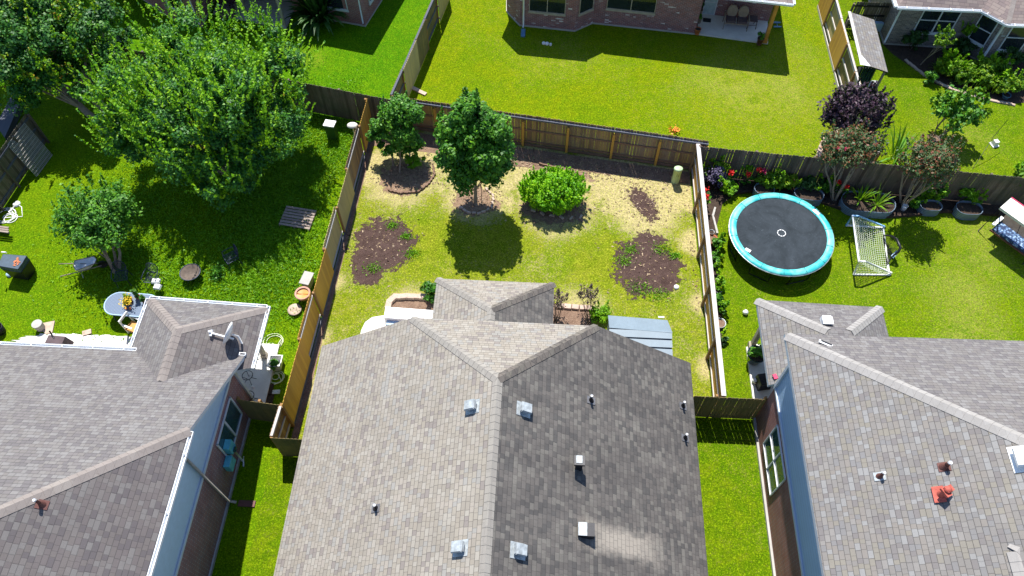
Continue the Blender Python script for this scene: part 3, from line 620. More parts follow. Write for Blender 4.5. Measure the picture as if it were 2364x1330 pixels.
def pipe_vent(parent, c, n, mats=('ventd', 'black', 'pvc'), h=.34, cone=True, plate=.30, r=.040):
    n = Vector(n).normalized(); c = Vector(c); Q = Vector((0, 0, 1)).rotation_difference(n).to_matrix().to_4x4(); mb = MB(); M = Matrix.Translation(c) @ Q
    m2 = MB().box((0, 0, .014), (plate, plate*.8, .018)); mb.mat(0).add([M @ Vector(v) for v in m2.v], m2.f)
    mb.mat(1).lathe(c+Vector((0, 0, -.06)), [(r*2.6, 0), (r*2.2, .08), (r*1.3, .17), (r*1.15, .22)], 12); mb.tube([c-Vector((0, 0, .05)), c+Vector((0, 0, h))], r, 10)
    mb.mat(2).tube([c+Vector((0, 0, h)), c+Vector((0, 0, h+.05))], r*1.05, 10); return mb.build('vent_pipe', list(mats), parent)

# ---------------------------------------------------------------- centre house
PT = .66
hC = thing('brick_house', 'large beige-shingled house in the centre foreground, its right slope stained dark', 'house', (-.9, 4, 0))
xL, xR, rx, ze, yr, zh, yb = -7.42, 5.62, -.9, 2.95, 12.62, 5.25, -7
zr = ze+(rx-xL)*PT; hl = xL+(zh-ze)/PT; hr = xR-(zh-ze)/((zr-ze)/(xR-rx)); ye = yr-(zr-zh)/PT
rC = roof(hC, [[(xL, yb, ze), (xL, yr, ze), (hl, yr, zh), (rx, ye, zr), (rx, yb, zr)]], ['shC'], name='roof')
PR = (zr-ze)/(xR-rx)
rC2 = roof(hC, [[(xR, yb, ze), (xR, yr, ze), (hr, yr, zh), (rx, ye, zr), (rx, yb, zr)]], ['shCd'], name='roof')
rC3 = roof(hC, [[(hl, yr, zh), (hr, yr, zh), (rx, ye, zr)]], ['shC'], name='roof')
nL, nR, nN = Vector((-PT, 0, 1)), Vector((PR, 0, 1)), Vector((0, PT, 1))
cap(rC, (rx, yb, zr), (rx, ye, zr), nL, nR, 'capC'); cap(rC, (rx, ye, zr), (hl, yr, zh), nN, nL, 'capC'); cap(rC2, (rx, ye, zr), (hr, yr, zh), nN, nR, 'capD')
foot = [(-7.05, -7), (5.25, -7), (5.25, 12.25), (-7.05, 12.25)]
walls(hC, foot, 0, 2.85, 'brickR'); footing(hC, foot)
MB().poly([(5.25, 12.24, 2.85), (-7.05, 12.24, 2.85), (hl, 12.24, zh-.2), (hr, 12.24, zh-.2)]).build('gable_wall', 'siding', hC)
px0, px1, pz, pyo = -3.66, .78, 2.72, 15.85; pkx, pky, pkz = -1.44, 13.85, 3.98
roof(hC, [[(px0, 12.3, pz), (px0, pyo, pz), (pkx, pky, pkz), (pkx, 12.3, pkz)], [(px0, pyo, pz), (px1, pyo, pz), (pkx, pky, pkz)]], ['shC', 'shC'], name='porch_roof')
pr2 = roof(hC, [[(px1, 12.3, pz), (px1, pyo, pz), (pkx, pky, pkz), (pkx, 12.3, pkz)]], ['shCd'], name='porch_roof')
s5 = (pkz-pz)/(px1-pkx); nl, nr_, nn = Vector((-s5, 0, 1)), Vector((s5, 0, 1)), Vector((0, (pkz-pz)/(pyo-pky), 1))
cap(pr2, (pkx, 12.3, pkz), (pkx, pky, pkz), nl, nr_, 'capC'); cap(pr2, (pkx, pky, pkz), (px0, pyo, pz), nn, nl, 'capC'); cap(pr2, (pkx, pky, pkz), (px1, pyo, pz), nn, nr_, 'capD')
for x in (-3.3, .42): MB().box((x, 15.5, 1.4), (.2, .2, 2.6)).build('porch_post', 'tan', hC)
def onC(px, py, side):  # point of the photo on a slope of the centre roof
    o = Vector((0, 0, CAMH)); d = at(px, py, 0)-o
    if side < 0: n, p0 = Vector((-PT, 0, 1)), Vector((xL, 0, ze))
    else: n, p0 = Vector((PR, 0, 1)), Vector((xR, 0, ze))
    return o+d*((p0-o).dot(n)/d.dot(n))
for q, s_ in (((1092, 940), -1), ((1064, 1266), -1), ((1208, 946), 1), ((1195, 1272), 1)): box_vent(rC if s_ < 0 else rC2, onC(*q, s_), nL if s_ < 0 else nR, lean=-s_)
pipe_vent(rC, onC(868, 1174, -1), nL, h=.30); 
for q in ((1364, 925), (1576, 938), (1581, 1012)): pipe_vent(rC2, onC(*q, 1), nR, h=.32)
c = onC(1335, 1078, 1); mb = MB(); mb.box(c+Vector((0, 0, .22)), (.2, .2, .5)); mb.box(c+Vector((0, 0, .50)), (.30, .28, .10)); mb.mat(1).box(c+Vector((-.01, .02, .56)), (.17, .22, .02)); mb.build('roof_vent', ['black', 'vent'], rC2)
c = onC(1352, 1228, 1); mb = MB(); mb.box(c+Vector((0, 0, .10)), (.46, .36, .32)); mb.mat(1).box(c+Vector((-.1, 0, .28)), (.24, .36, .03)); mb.build('roof_vent', ['black', 'vent'], rC2)

# ---------------------------------------------------------------- west (left) house
hW = thing('brick_house', 'grey-brown house at lower left with white gutters and a satellite dish', 'house', (-14, 6, 0))
eE = -10.08; zE = 5.42; yN = 12.1; yK = yN-(zE-2.92)/PT
def hz(y): return 2.92+(yN-y)*PT
t = 4.0
A = [(-26, yN+.75, 2.92), (-19, yN+.38, 2.92), (eE, yN, 2.92), (eE, yK, zE), (eE-t, yK-t, zE+PT*t), (-26, yK-t+.3, zE+PT*t+.1)]
rW = roof(hW, [[(-26, yN, 2.92), (eE, yN, 2.92), (eE, yK, zE), (eE-t, yK-t, zE+PT*t), (-26, yK-t, zE+PT*t)]], ['shL'], fascia='fasc')
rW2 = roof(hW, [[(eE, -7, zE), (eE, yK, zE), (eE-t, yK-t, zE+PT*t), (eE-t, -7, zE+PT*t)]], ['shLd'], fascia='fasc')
cap(rW, (eE-t, yK-t, zE+PT*t), (eE, yK, zE), (0, PT, 1), (PT, 0, 1), 'capL', w=.19)
fW = [(-26, -7), (-10.47, -7), (-10.47, 11.65), (-26, 11.65)]
walls(hW, fW, 0, 2.8, 'brickL'); footing(hW, fW)
MB().poly([(-10.46, -7, 2.8), (-10.46, 11.65, 2.8), (-10.46, 11.65, hz(11.65)-.17), (-10.46, yK, zE-.17), (-10.46, -7, zE-.17)]).build('siding', 'soffit', hW)
mb = MB(); mb.beam((-10.44, 11.62, 0), (-10.44, 11.62, 2.9), .10, .10); mb.build('corner_trim', 'fasc', hW)
MB().beam((-10.42, -7, 2.8), (-10.42, 11.65, 2.8), .05, .10).build('trim_board', 'fasc', hW)
gutter(hW, (eE-3.9, yN+.07, 2.88), (-26, yN+.07, 2.88)); gutter(hW, (eE+.02, yN+.07, 2.90), (eE-.9, yN+.07, 2.90))
gutter(hW, (eE+.07, yK-.05, zE-.05), (eE+.07, -7, zE-.05), br=1.9)
# porch
qx0, qx1, qz = -14.28, -9.83, 2.72; qpk = (-12.2, 12.45, 4.0)
roof(hW, [[(qx0, 11.9, qz), (qx0, 14.38, qz), qpk, (-12.2, 10.4, 4.0), (qx0+.9, 11.5, 3.25)]], ['shL'], 'fasc', name='porch_roof')
rq2 = roof(hW, [[(qx0, 14.38, qz), (qx1, 14.22, qz), qpk]], ['shL'], 'fasc', name='porch_roof')
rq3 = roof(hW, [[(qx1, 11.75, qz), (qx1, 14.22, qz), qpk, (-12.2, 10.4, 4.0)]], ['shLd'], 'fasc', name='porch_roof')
cap(rq2, (-12.2, 10.5, 4.0), qpk, (-.6, 0, 1), (.6, 0, 1), 'capL', w=.19); cap(rq2, qpk, (qx0, 14.38, qz), (0, .66, 1), (-.6, 0, 1), 'capL', w=.19); cap(rq2, qpk, (qx1, 14.22, qz), (0, .66, 1), (.6, 0, 1), 'capL', w=.19)
gutter(hW, (qx1, 14.30, qz-.04), (qx0, 14.46, qz-.04)); gutter(hW, (qx1+.07, 11.75, qz-.04), (qx1+.07, 14.3, qz-.04)); gutter(hW, (qx0-.07, 14.4, qz-.04), (qx0-.07, 12.3, qz-.04))
b = at(611, 822, .1); MB().box((b.x, b.y, 1.3), (.16, .16, 2.5)).box((b.x, b.y, .2), (.22, .22, .2)).build('porch_post', 'tan', hW)
window(hW, (-10.46, 9.0), (-10.46, 10.75), .95, 2.35, (.5,), None, 'glassb', sill=False)
# wall meter boxes, conduit and downspout
m = MB(); c = at(522, 1050, 1.45); m.box((-10.33, c.y+.25, 1.55), (.22, .36, .5)).box((-10.33, c.y-.2, 1.15), (.22, .42, .45)); m.mat(1).tube([(-10.30, c.y+.25, 1.35), (-10.16, c.y+.25, 1.35)], .1, 12)
m.mat(2).tube([(-10.30, c.y+.28, 1.3), (-10.30, c.y+.28, .1)], .035, 8); m.tube([(-10.25, c.y+.4, .25), (-10.25, c.y+.1, .02)], .03, 8); m.build('meter_box', ['teal', 'glassb', 'metal'], hW)
mb = MB(); mb.tube([(eE+.05, 7.75, zE-.1), (eE-.2, 7.75, zE-.45), (-10.38, 7.75, zE-.6), (-10.38, 7.75, .25), (-10.15, 7.75, .12)], .05, 8); mb.build('downspout', 'tan', hW)
MB().box((-9.8, 7.75, .03), (.6, .22, .05)).build('splash_block', 'brown', hW)
o = Vector((0, 0, CAMH)); d = at(97, 1165, 0)-o; n = Vector((PT, 0, 1)); c = o+d*((Vector((eE, 0, zE))-o).dot(n)/d.dot(n)); pipe_vent(rW2, c, n, ('brown', 'brown', 'pvc'), .36, plate=.3)
# satellite dish on the porch roof
sdish = MB(); dc = at(532, 771, 3.62); nrm = Vector((-.93, .15, .34)).normalized(); Q = Vector((0, 0, 1)).rotation_difference(nrm).to_matrix()
sdish.lathe(dc, [(0.001, 0), (.18, .012), (.34, .05), (.46, .10), (.465, .095), (.34, .03), (.18, -.01), (0.001, -.02)], 26, 1., .86, M=Q)
pd = sdish.build('satellite_dish', 'white', hW)
arm = MB(); tip = dc+nrm*.75+Vector((0, -.1, -.28)); arm.beam(dc-Vector((0, 0, .38)), tip, .05, .07); arm.tube([tip-Vector((.0, .12, 0)), tip+Vector((0, .12, 0))], .05, 8); arm.tube([tip+Vector((-.04, 0, .0)), tip+Vector((-.02, 0, .14))], .045, 8); arm.tube([dc-nrm*.05, dc+Vector((.22, 0, -.15)), dc+Vector((.2, 0, -.8))], .035, 8); arm.build('feed_arm', 'white', pd)

# ---------------------------------------------------------------- east (right) house
hE = thing('brick_house', 'weathered grey-shingled house at lower right with blue-grey siding wall', 'house', (14, 6, 0))
wE, zU, yU = 8.1, 5.58, 12.45; t = 5.0
rE = roof(hE, [[(wE, yU, zU), (30, yU+.35, zU), (30, yU-t, zU+PT*t+.05), (wE+t, yU-t, zU+PT*t)]], ['shL'], 'fasc')
rE2 = roof(hE, [[(wE, -7, zU), (wE, yU, zU), (wE+t, yU-t, zU+PT*t), (wE+t, 3.2, zU+PT*t), (wE+t, -7, zU+PT*t)]], ['shR'], 'fasc')
cap(rE2, (wE+t, yU-t, zU+PT*t), (wE+.05, yU-.05, zU+.03), (0, PT, 1), (-PT, 0, 1), 'capR', w=.2)
q = (8.55, 11.95); fE = [(8.55, -7), (30, -7), (30, 11.95), (8.55, 11.95)]
walls(hE, fE, 0, 2.75, 'brickE'); footing(hE, fE)
walls(hE, [(8.56, -7), (30, -7), (30, 11.94), (8.56, 11.94)], 2.75, zU-.14, 'siding', 'siding')
MB().beam((8.54, 11.93, 2.7), (8.54, 11.93, zU-.15), .11, .11).build('corner_trim', 'fasc', hE); MB().beam((8.53, -7, 2.75), (8.53, 11.95, 2.75), .05, .10).build('trim_board', 'fasc', hE)
window(hE, (8.55, 10.65), (8.55, 8.75), .75, 2.45, (.5,), .5, 'glassb', fw=.035, sill=False)
# porch
ex0, ex1, ez, ey = 8.32, 12.9, 2.75, 15.5
rp = roof(hE, [[(ex0, 12.0, ez), (ex0, ey, ez), (ex0+1.9, ey-1.9, ez+1.2), (ex0+1.9, 12.0, ez+1.2)]], ['shR'], 'fasc', name='porch_roof')
rp2 = roof(hE, [[(ex0, ey, ez), (ex1, ey-.1, ez), (ex1-1.9, ey-1.9, ez+1.2), (ex0+1.9, ey-1.9, ez+1.2)], [(ex1, ey-.1, ez), (ex1, 12.0, ez), (ex1-1.9, 12.0, ez+1.2), (ex1-1.9, ey-1.9, ez+1.2)], [(ex0+1.9, 12.0, ez+1.2), (ex0+1.9, ey-1.9, ez+1.2), (ex1-1.9, ey-1.9, ez+1.2), (ex1-1.9, 12.0, ez+1.2)]], ['shL', 'shL', 'shL'], 'fascb', name='porch_roof')
cap(rp2, (ex0+1.9, ey-1.9, ez+1.2), (ex0, ey, ez), (0, .6, 1), (-.6, 0, 1), 'capR', w=.19); cap(rp2, (ex1-1.9, ey-1.9, ez+1.2), (ex1, ey-.1, ez), (0, .6, 1), (.6, 0, 1), 'capR', w=.19)
b = at(1734, 802, .1); MB().box((b.x, b.y, 1.4), (.17, .17, 2.6)).box((b.x, b.y, .22), (.27, .27, .26)).box((b.x, b.y, .38), (.22, .22, .06)).build('porch_post', 'tan', hE)
def onP(px, py, p0, n):
    o = Vector((0, 0, CAMH)); d = at(px, py, 0)-o; n = Vector(n); return o+d*((Vector(p0)-o).dot(n)/d.dot(n))
c = onP(1905, 745, (0, ey, ez), (0, .62, 1)); mb = MB(); mb.box(c+Vector((0, 0, .12)), (.34, .34, .24), taper=.9); mb.box(c+Vector((0, -.05, .25)), (.36, .30, .03)); mb.build('roof_vent', 'white', rp2)
nW_ = Vector((-PT, 0, 1)); W0 = (wE, 0, zU)
pipe_vent(rE2, onP(2031, 1100, W0, nW_), nW_, ('vent', 'brown', 'pvc'), .28); pipe_vent(rE2, onP(2180, 1078, W0, nW_), nW_, ('brown', 'brown', 'pvc'), .30, r=.05)
c = onP(2172, 1142, W0, nW_); mb = MB(); mb.box(c+Vector((-.06, 0, .02)), (.28, .42, .02), ry=-atan2(PT, 1)); mb.lathe(c, [(.11, -.05), (.10, .14), (.06, .26)], 14); mb.box(c+Vector((.04, .03, .36)), (.26, .16, .08), .5, ry=.3); mb.box(c+Vector((-.03, -.04, .33)), (.16, .26, .08), .5); mb.lathe(c+Vector((0, 0, .36)), [(.09, 0), (.10, .06), (0.001, .10)], 12); mb.build('roof_vent', 'red', rE2)
c = onP(2372, 1058, W0, nW_); box_vent(rE2, c, nW_, 'white', .5)
mb = MB(); c = onP(1905, 795, (0, yU, zU), (0, PT, 1)); mb.box(c+Vector((0, 0, .05)), (.42, .10, .03), -.45); mb.mat(1).box(c+Vector((.02, .02, .08)), (.34, .03, .02), -.45); mb.build('flashing_strip', ['white', 'black'], rE)
c = at(1792, 872, 3.1); tag(MB().box((8.52, 12.25, 2.93), (.14, .18, .05), .3).build('brick_piece', 'pinkp', base=(8.52, 12.25, 2.9)), 'small red scrap lying on the porch roof corner of the right house', 'scrap')
# dormer corner at lower right edge
dz = lambda x: zU+(x-wE)*PT
d0 = onP(2345, 1275, W0, nW_); dx = d0.x; dy = d0.y; zt = d0.z
mb = MB(); roof(hE, [[(dx, dy, zt), (dx+2.6, dy+2.6, zt+.25), (dx+2.6, dy, zt+.35)], [(dx, dy, zt), (dx+2.6, dy, zt+.35), (dx+2.6, dy-5, zt+.35), (dx, dy-5, zt)]], ['shL', 'shL'], name='cricket_roof', t=.5)
cap(rE2, (dx, dy-5, zt+.02), (dx, dy, zt+.02), (-PT, 0, 1), (.2, 0, 1), 'capR', w=.2); cap(rE2, (dx, dy, zt+.02), (dx+2.4, dy+2.4, zt+.3), (-PT, 0, 1), (.1, -.1, 1), 'capR', w=.2)

# ---------------------------------------------------------------- north house (top middle)
hN = thing('brick_house', 'mottled brick house at top middle with covered patio', 'house', (5, 36, 0))
F = [a2(1170, 28), a2(1200, 60), a2(1327, 73), a2(1368, 55), a2(1603, 80)]
fN = F+[(8.45, 35.6), (8.5, 42), (-2.5, 44)]
walls(hN, fN, 0, 3.0, 'brickM'); footing(hN, fN, .10)
fN2 = [(8.45, 35.45), (12.0, 34.97), (12.3, 42), (8.6, 42)]; walls(hN, fN2, 0, 3.0, 'brickM')
dx_, dz_, ez = -.25, 1.66, 2.98
E_ = [(-1.2, 44), *[tuple(np.array(a2(*q))+[dx_, dz_]) for q in ((1169, 55), (1156, 84), (1193, 123), (1351, 139), (1389, 121), (1812, 172))], (12.7, 45)]
pl = []; rz_, ry_ = 5.5, 39.5
E3 = [(x, y, ez) for x, y in E_]; pk1, pk2 = (1.5, ry_, rz_), (9.5, ry_, rz_)
pl = [[E3[0], E3[1], pk1], [E3[1], E3[2], pk1], [E3[2], E3[3], pk1], [E3[3], E3[4], pk1], [E3[4], E3[5], pk1], [E3[5], E3[6], pk2, pk1], [E3[6], E3[7], pk2]]
roof(hN, pl, ['shT']*7, 'fasc')
gutter(hN, E3[6], E3[5], out=(0, -.07, -.05)); gutter(hN, E3[7], E3[6], out=(.07, 0, -.05))
for a, b in ((2, 3), (3, 4)): gutter(hN, E3[b], E3[a], out=(0, -.07, -.05))
def wl(p, q, t0, t1): p, q = Vector(p), Vector(q); return tuple(p.lerp(q, t0)), tuple(p.lerp(q, t1))
a, b = F[1], F[2]; p_, q_ = wl(a, b, .17, .80); window(hN, p_, q_, 1.05, 2.35, (.5,), None, frame='tan', fw=.035)
a, b = F[2], F[3]; p_, q_ = wl(a, b, .15, .9); window(hN, p_, q_, 1.05, 2.35, (), None, frame='tan', fw=.035)
a, b = F[3], F[4]; p_, q_ = wl(a, b, .12, .58); window(hN, p_, q_, 1.1, 2.4, (.5,), None, frame='tan', fw=.035)
p_, q_ = wl((9.15, 35.37), (12.0, 34.97), .42, .75); window(hN, p_, q_, 1.5, 2.5, (), None)
a = Vector((8.50, 35.44)); b = Vector((9.12, 35.36)); window(hN, a, b, .1, 2.3, (), .35, 'door', sill=False)
c = at(1765, 97, .1); tp = Vector((c.x+.05, c.y, 0)); MB().box((c.x, c.y, 1.5), (.17, .17, 2.85)).box((c.x, c.y, .2), (.23, .23, .2)).build('porch_post', 'orange', hN)
c = at(1208, 66); MB().tube([(c.x, c.y+.02, 2.9), (c.x, c.y+.02, .3), (c.x, c.y-.12, .15)], .045, 8).build('downspout', 'white', hN)
tag(MB().prism([(c.x-.1, c.y-.7), (c.x+.12, c.y-.7), (c.x+.12, c.y-.1), (c.x-.1, c.y-.1)], 0, .07).build('splash_block', 'blue', base=(c.x, c.y-.4, 0)), 'small blue-grey splash block under the white downspout of the top middle house', 'splash block')
c = at(1579, 10, 1.7); mb = MB(); mb.box((5.5+2.0, 34.05, 1.8), (.22, .16, .3), taper=.6); mb.build('wall_lantern', 'barkd', hN)

# ---------------------------------------------------------------- north west house
hNW = thing('brick_house', 'red brick house at upper left behind the big trees', 'house', (-15, 37, 0))
f1 = [a2(400, 47), a2(466, 64), (-18.1, 37.5), (-26, 38)]; walls(hNW, f1, 0, 3.0, 'brickR'); footing(hNW, f1, .1)
f2 = [(-13.6, 33.2+.9), a2(844, 62), a2(883, 0), (-8.5, 40), (-13.6, 40)]; f2[0] = (-13.6, 34.4); walls(hNW, f2, 0, 3.0, 'brickR'); footing(hNW, f2, .1)
walls(hNW, [(-18.3, 36.2), (-13.5, 36.0), (-13.5, 41), (-18.3, 41)], 0, 3.0, 'brickR')
sh = lambda q: tuple(np.array(a2(*q))+[dx_, dz_])
E4 = [(-7.7, 44), sh((930, 0)), sh((856, 128)), sh((695, 96)), sh((682, 120)), sh((633, 128)), (-18.1, 33.6), (-21.5, 33.5), (-27, 34), (-27, 44)]
E4 = [(x, y, 2.98) for x, y in E4]; k1, k2 = (-12, 40, 5.4), (-20, 40.5, 5.4)
roof(hNW, [[E4[0], E4[1], k1], [E4[1], E4[2], k1], [E4[2], E4[3], k1], [E4[3], E4[4], k1], [E4[4], E4[5], k1], [E4[5], E4[6], k2, k1], [E4[6], E4[7], k2], [E4[7], E4[8], k2], [E4[8], E4[9], k2]], ['shT']*9, 'fasc')
for q in ((840, 60), (464, 62)):
    c = at(*q); MB().tube([(c.x, c.y-.02, 2.9), (c.x, c.y-.02, .2)], .05, 8).build('downspout', 'gutter', hNW)
for q in ((657, 62), (568, 38)):
    c = at(*q, .1); MB().box((c.x, c.y+.1, 1.5), (.14, .14, 2.8)).build('porch_post', 'tan', hNW)
window(hNW, (-11.6, 33.93), (-10.4, 33.72), .9, 2.3, (), None); window(hNW, (-19.9, 33.5), (-18.9, 33.15), .9, 2.3, (), None)
p_, q_ = wl(a2(844, 62), a2(883, 0), .35, .9); window(hNW, p_, q_, .9, 2.3, (), None)

# ---------------------------------------------------------------- north east house
hNE = thing('brick_house', 'grey-brown brick house with white-rimmed eave at the top right corner', 'house', (22, 36, 0))
e = [(17.2, 33.25+6), (17.2, 32.75), (21.2, 32.7), (22.15, 31.7), (24.6, 31.7), (25.8, 33)]
e = [(x, y, 2.9) for x, y in e]; e.append((32, 33, 2.9)); kA, kB = (21.2, 37.5, 5.6), (23.2, 35.3, 4.6)
rNE = roof(hNE, [[e[0], e[1], kA], [e[1], e[2], kB, kA], [e[2], e[3], kB], [e[3], e[4], kB], [e[4], e[5], kB], [e[5], e[6], (32, 37.5, 5.6), kA, kB]], ['shT']*6, 'fasc')
cap(rNE, kB, e[3], (-.5, .3, 1), (0, .66, 1), 'capL', .15)
for i in (1, 2, 3): gutter(hNE, e[i+1], e[i], out=(0, -.06, -.04), w=.14)
gutter(hNE, e[1], (17.2, 39, 2.9), out=(-.07, 0, -.04), w=.14)
f = [(17.75, 39), (17.85, 33.5), (21.5, 33.35), (22.5, 32.35), (24.4, 32.3), (25.3, 33.3), (32, 33.3), (32, 39)]; walls(hNE, f, 0, 2.85, 'brickG'); footing(hNE, f, .1)
p_, q_ = (18.95, 33.45), (20.75, 33.38); window(hNE, p_, q_, .95, 2.4, (.5,), .5)
p_, q_ = wl(f[2], f[3], .2, .8); window(hNE, p_, q_, .9, 2.4, (), .5); window(hNE, (22.95, 32.34), (24.0, 32.31), .9, 2.4, (), .5)
MB().tube([(22.45, 32.28, 2.85), (22.45, 32.28, .2)], .06, 8).build('downspout', 'gutter', hNE); MB().tube([(17.8, 33.45, 2.85), (17.8, 33.45, .2)], .05, 8).build('downspout', 'gutter', hNE)

# ================================================================== FENCES
def fence(label, P, Q, bays, H=1.83, mats='cedar', group=None, cap_=None, capz=0., rail='rail', post='post', bw=.14, gap=.006, dog=True, nrails=3, seed=1, first=0., missing=0., ph=None, wob=.012, kick=None, postw=.09, pale_top=False, rz=None):
    """bays: list of (fraction, side) ; side +1 = pickets on the left of P->Q"""
    rn = random.Random(seed); P, Q = Vector((*P, 0)), Vector((*Q, 0)); D = Q-P; L = D.length; d = D.normalized(); n = Vector((-d.y, d.x, 0)); ang = atan2(d.y, d.x)
    root = thing('wooden_fence', label, 'fence', tuple(P), group); tot = sum(b[0] for b in bays); s0 = 0
    for bi, b in enumerate(bays):
        Lb = L*b[0]/tot; side = b[1]; pm = b[2] if len(b) > 2 else mats; h = H*(b[3] if len(b) > 3 else 1.); mb = MB(); x = s0
        while x < s0+Lb-.03:
            ww = min(bw*rn.uniform(.94, 1.04), s0+Lb-x); hh = h+rn.uniform(-wob, wob); c = P+d*(x+ww/2)+n*side*.060
            if rn.random() >= missing:
                t = .016; g = gap*.35*rn.uniform(.3, 1)+(gap*1.3 if rn.random() < gap*9 else 0); w2 = ww/2-g/2; lean = rn.uniform(-.004, .004)
                pr = [(-w2, .04), (w2, .04), (w2, hh-.035), (w2-.03, hh), (-w2+.03, hh), (-w2, hh-.035)] if dog else [(-w2, .04), (w2, .04), (w2, hh), (-w2, hh)]
                f = [c+d*(u+lean*v)+Vector((0, 0, v))+n*(t/2) for u, v in pr]; bk = [q-n*t for q in f]; m = len(pr)
                mb.add(f+bk, [tuple(range(m))[::-1], tuple(range(m, 2*m))]+[(i, (i+1) % m, m+(i+1) % m, m+i) for i in range(m)])
            x += ww
        mb.build('picket_panel', pm, root)
        mr = MB(); a, e_ = P+d*(s0+.02), P+d*(s0+Lb-.02)
        for k_ in range(len(rz) if rz else nrails):
            z = rz[k_] if rz else ((.28, h*.53, h-.22)[k_] if nrails == 3 else (.4, h-.25)[k_])
            mr.beam(a+Vector((0, 0, z))+n*side*.03, e_+Vector((0, 0, z))+n*side*.03, .04, .09)
        if pale_top: mr.beam(a+Vector((0, 0, h-.02))-n*side*.0, e_+Vector((0, 0, h-.02)), .09, .04)
        mr.build('rail', rail, root)
        pp = P+d*s0; MB().box((pp.x-n.x*side*.035, pp.y-n.y*side*.035, (ph or h-.05)/2), (postw, postw, (ph or h-.05)), ang).build('post', post, root); s0 += Lb
    MB().box((Q.x, Q.y, (ph or H-.05)/2), (postw, postw, (ph or H-.05)), ang).build('post', post, root)
    if cap_:
        w_, m_, off = cap_; MB().beam(P+Vector((0, 0, H+capz))+n*off, Q+Vector((0, 0, H+capz))+n*off, w_, .09 if capz else .035).build('cap_board', m_, root)
    if kick: MB().beam(P+Vector((0, 0, .08))+n*kick[0]*.06, Q+Vector((0, 0, .08))+n*kick[0]*.06, .04, .16).build('kick_board', kick[1], root)
    return root
# west fence: bays face alternate yards (going from the back fence towards the house)
fence('golden cedar fence on the left side of the centre yard, bays facing alternate ways', (-8.12, 26.2), (-8.78, 10.75),
      [(2.0, 1, 'cedar'), (3.0, -1, 'cedar_b'), (2.5, 1, 'cedar_g'), (2.5, -1, 'cedar_g'), (2.45, 1, 'cedar'), (2.4, -1, 'cedar'), (3.2, 1, 'cedar')], 1.88, rail='rail', rz=(.16, 1.62), kick=(1, 'railg'))
fence('short dark fence run from the golden fence down to the left gate corner', (-8.78, 10.75), (-8.86, 9.6), [(1, -1, 'cedar_b')], 1.85, pale_top=True)
fence('low mossy fence between centre house and left fence corner', (-7.1, 9.62), (-8.86, 9.62), [(1, 1, 'oldg')], 1.8, gap=.012, rail='post')
fence('dark gate fence between left house wall and golden fence', (-10.44, 11.0), (-8.8, 10.85), [(1, -1, 'oldg'), (1, -1, 'oldg')], 1.8, gap=.01, rail='rust')
# east fence: rails towards the centre yard
fence('long white-capped fence with open rails on the right of the centre yard', (7.03, 24.15), (6.98, 11.95), [(1, 1, 'cedar')]*5, 1.82, cap_=(.17, 'rail', -.0), rail='rail', kick=None, seed=4, post='cedar_b', postw=.1)
fence('mossy gate fence between centre house and right house', (8.50, 11.95), (5.4, 11.95), [(1.75, 1, 'oldg'), (1.35, 1, 'oldg')], 1.83, gap=.012, rail='rust', seed=9)
# back fence
fence('brown back fence with orange posts and grey top board behind the pear-shaped tree', (-7.0, 26.3), (7.5, 24.2), [(1, 1, 'cedar_b')]*7, 1.93, cap_=(.10, 'railg', -.0), capz=-.16, ph=1.6, rail='rust', post='cedar', gap=.012, seed=11, wob=.018, kick=(0, 'rust'), postw=.11)
fence('dark weathered fence behind the big left trees and the golden fence end', (-7.0, 26.2), (-24.5, 29.9), [(1, 1, 'old')]*7, 1.9, gap=.012, rail='railg', seed=12, post='old')
fence('dark gappy fence behind the raised beds of the right yard', (7.1, 24.0), (27.0, 22.4), [(1, -1, 'old')]*8, 1.9, gap=.014, rail='rust', seed=13, post='old', wob=.02)
fence('mossy fence between the two far yards at top left', (-6.98, 26.45), (-5.35, 36.0), [(1.8, 1, 'oldg'), (2.2, -1, 'cedar_g'), (1.6, -1, 'oldg'), (2.2, 1, 'oldg'), (2, -1, 'cedar_g')], 1.9, seed=14, rail='railg', pale_top=True)
fence('striped brown and grey fence between the far yards at top right', (14.9, 36.4), (14.88, 23.9), [(1, -1, 'cedar'), (1.0, 1, 'cedar_g'), (1.1, -1, 'cedar'), (1.2, 1, 'oldg'), (1.1, 1, 'cedar_g'), (1., -1, 'cedar'), (1, 1, 'old')], 1.9, seed=15, rail='rail', pale_top=True, kick=(-1, 'rail'))
# far west fence with lattice
p, q = at(62, 262, 1.9), at(-90, 480, 1.9)
fW2 = fence('old fence at the left picture edge with a diagonal lattice panel leaning on it', (p.x, p.y), (q.x, q.y), [(1, -1, 'old')]*4, 1.9, gap=.012, seed=16, rail='railg', post='old')
a, b = at(56, 284, 1.75), at(17, 334, 1.75); a2_, b2_ = Vector((a.x+.55, a.y-.35, .05)), Vector((b.x+.55, b.y-.35, .05)); mb = MB(); n = 20
for i in range(n+1): t = i/n; mb.beam(a.lerp(b, t), a2_.lerp(b2_, t), .024, .012, (1, 0, 0))
for i in range(13): t = i/12; mb.beam(a.lerp(a2_, t)+Vector((.013, 0, 0)), b.lerp(b2_, t)+Vector((.013, 0, 0)), .024, .012, (1, 0, 0))
tag(mb.build('lattice_panel', 'concrete', base=(a2_.x, a2_.y, 0)), 'grey lattice panel leaning on the far left fence under the trees', 'lattice')
a, b = at(42, 415), at(-30, 520)
tag(MB().tube([a+Vector((0, 0, .07)), b+Vector((0, 0, .07))], .06, 8).build('white_pipe', 'pvc', base=tuple(a)), 'long white plastic pipe lying along the far left fence', 'pipe')
mb = MB()
for i in range(7): o_ = Vector((-.12*i-.1, .07*i, .03+.05*i)); mb.beam(at(30, 395)+o_, at(-40, 500)+o_, .05, .03)
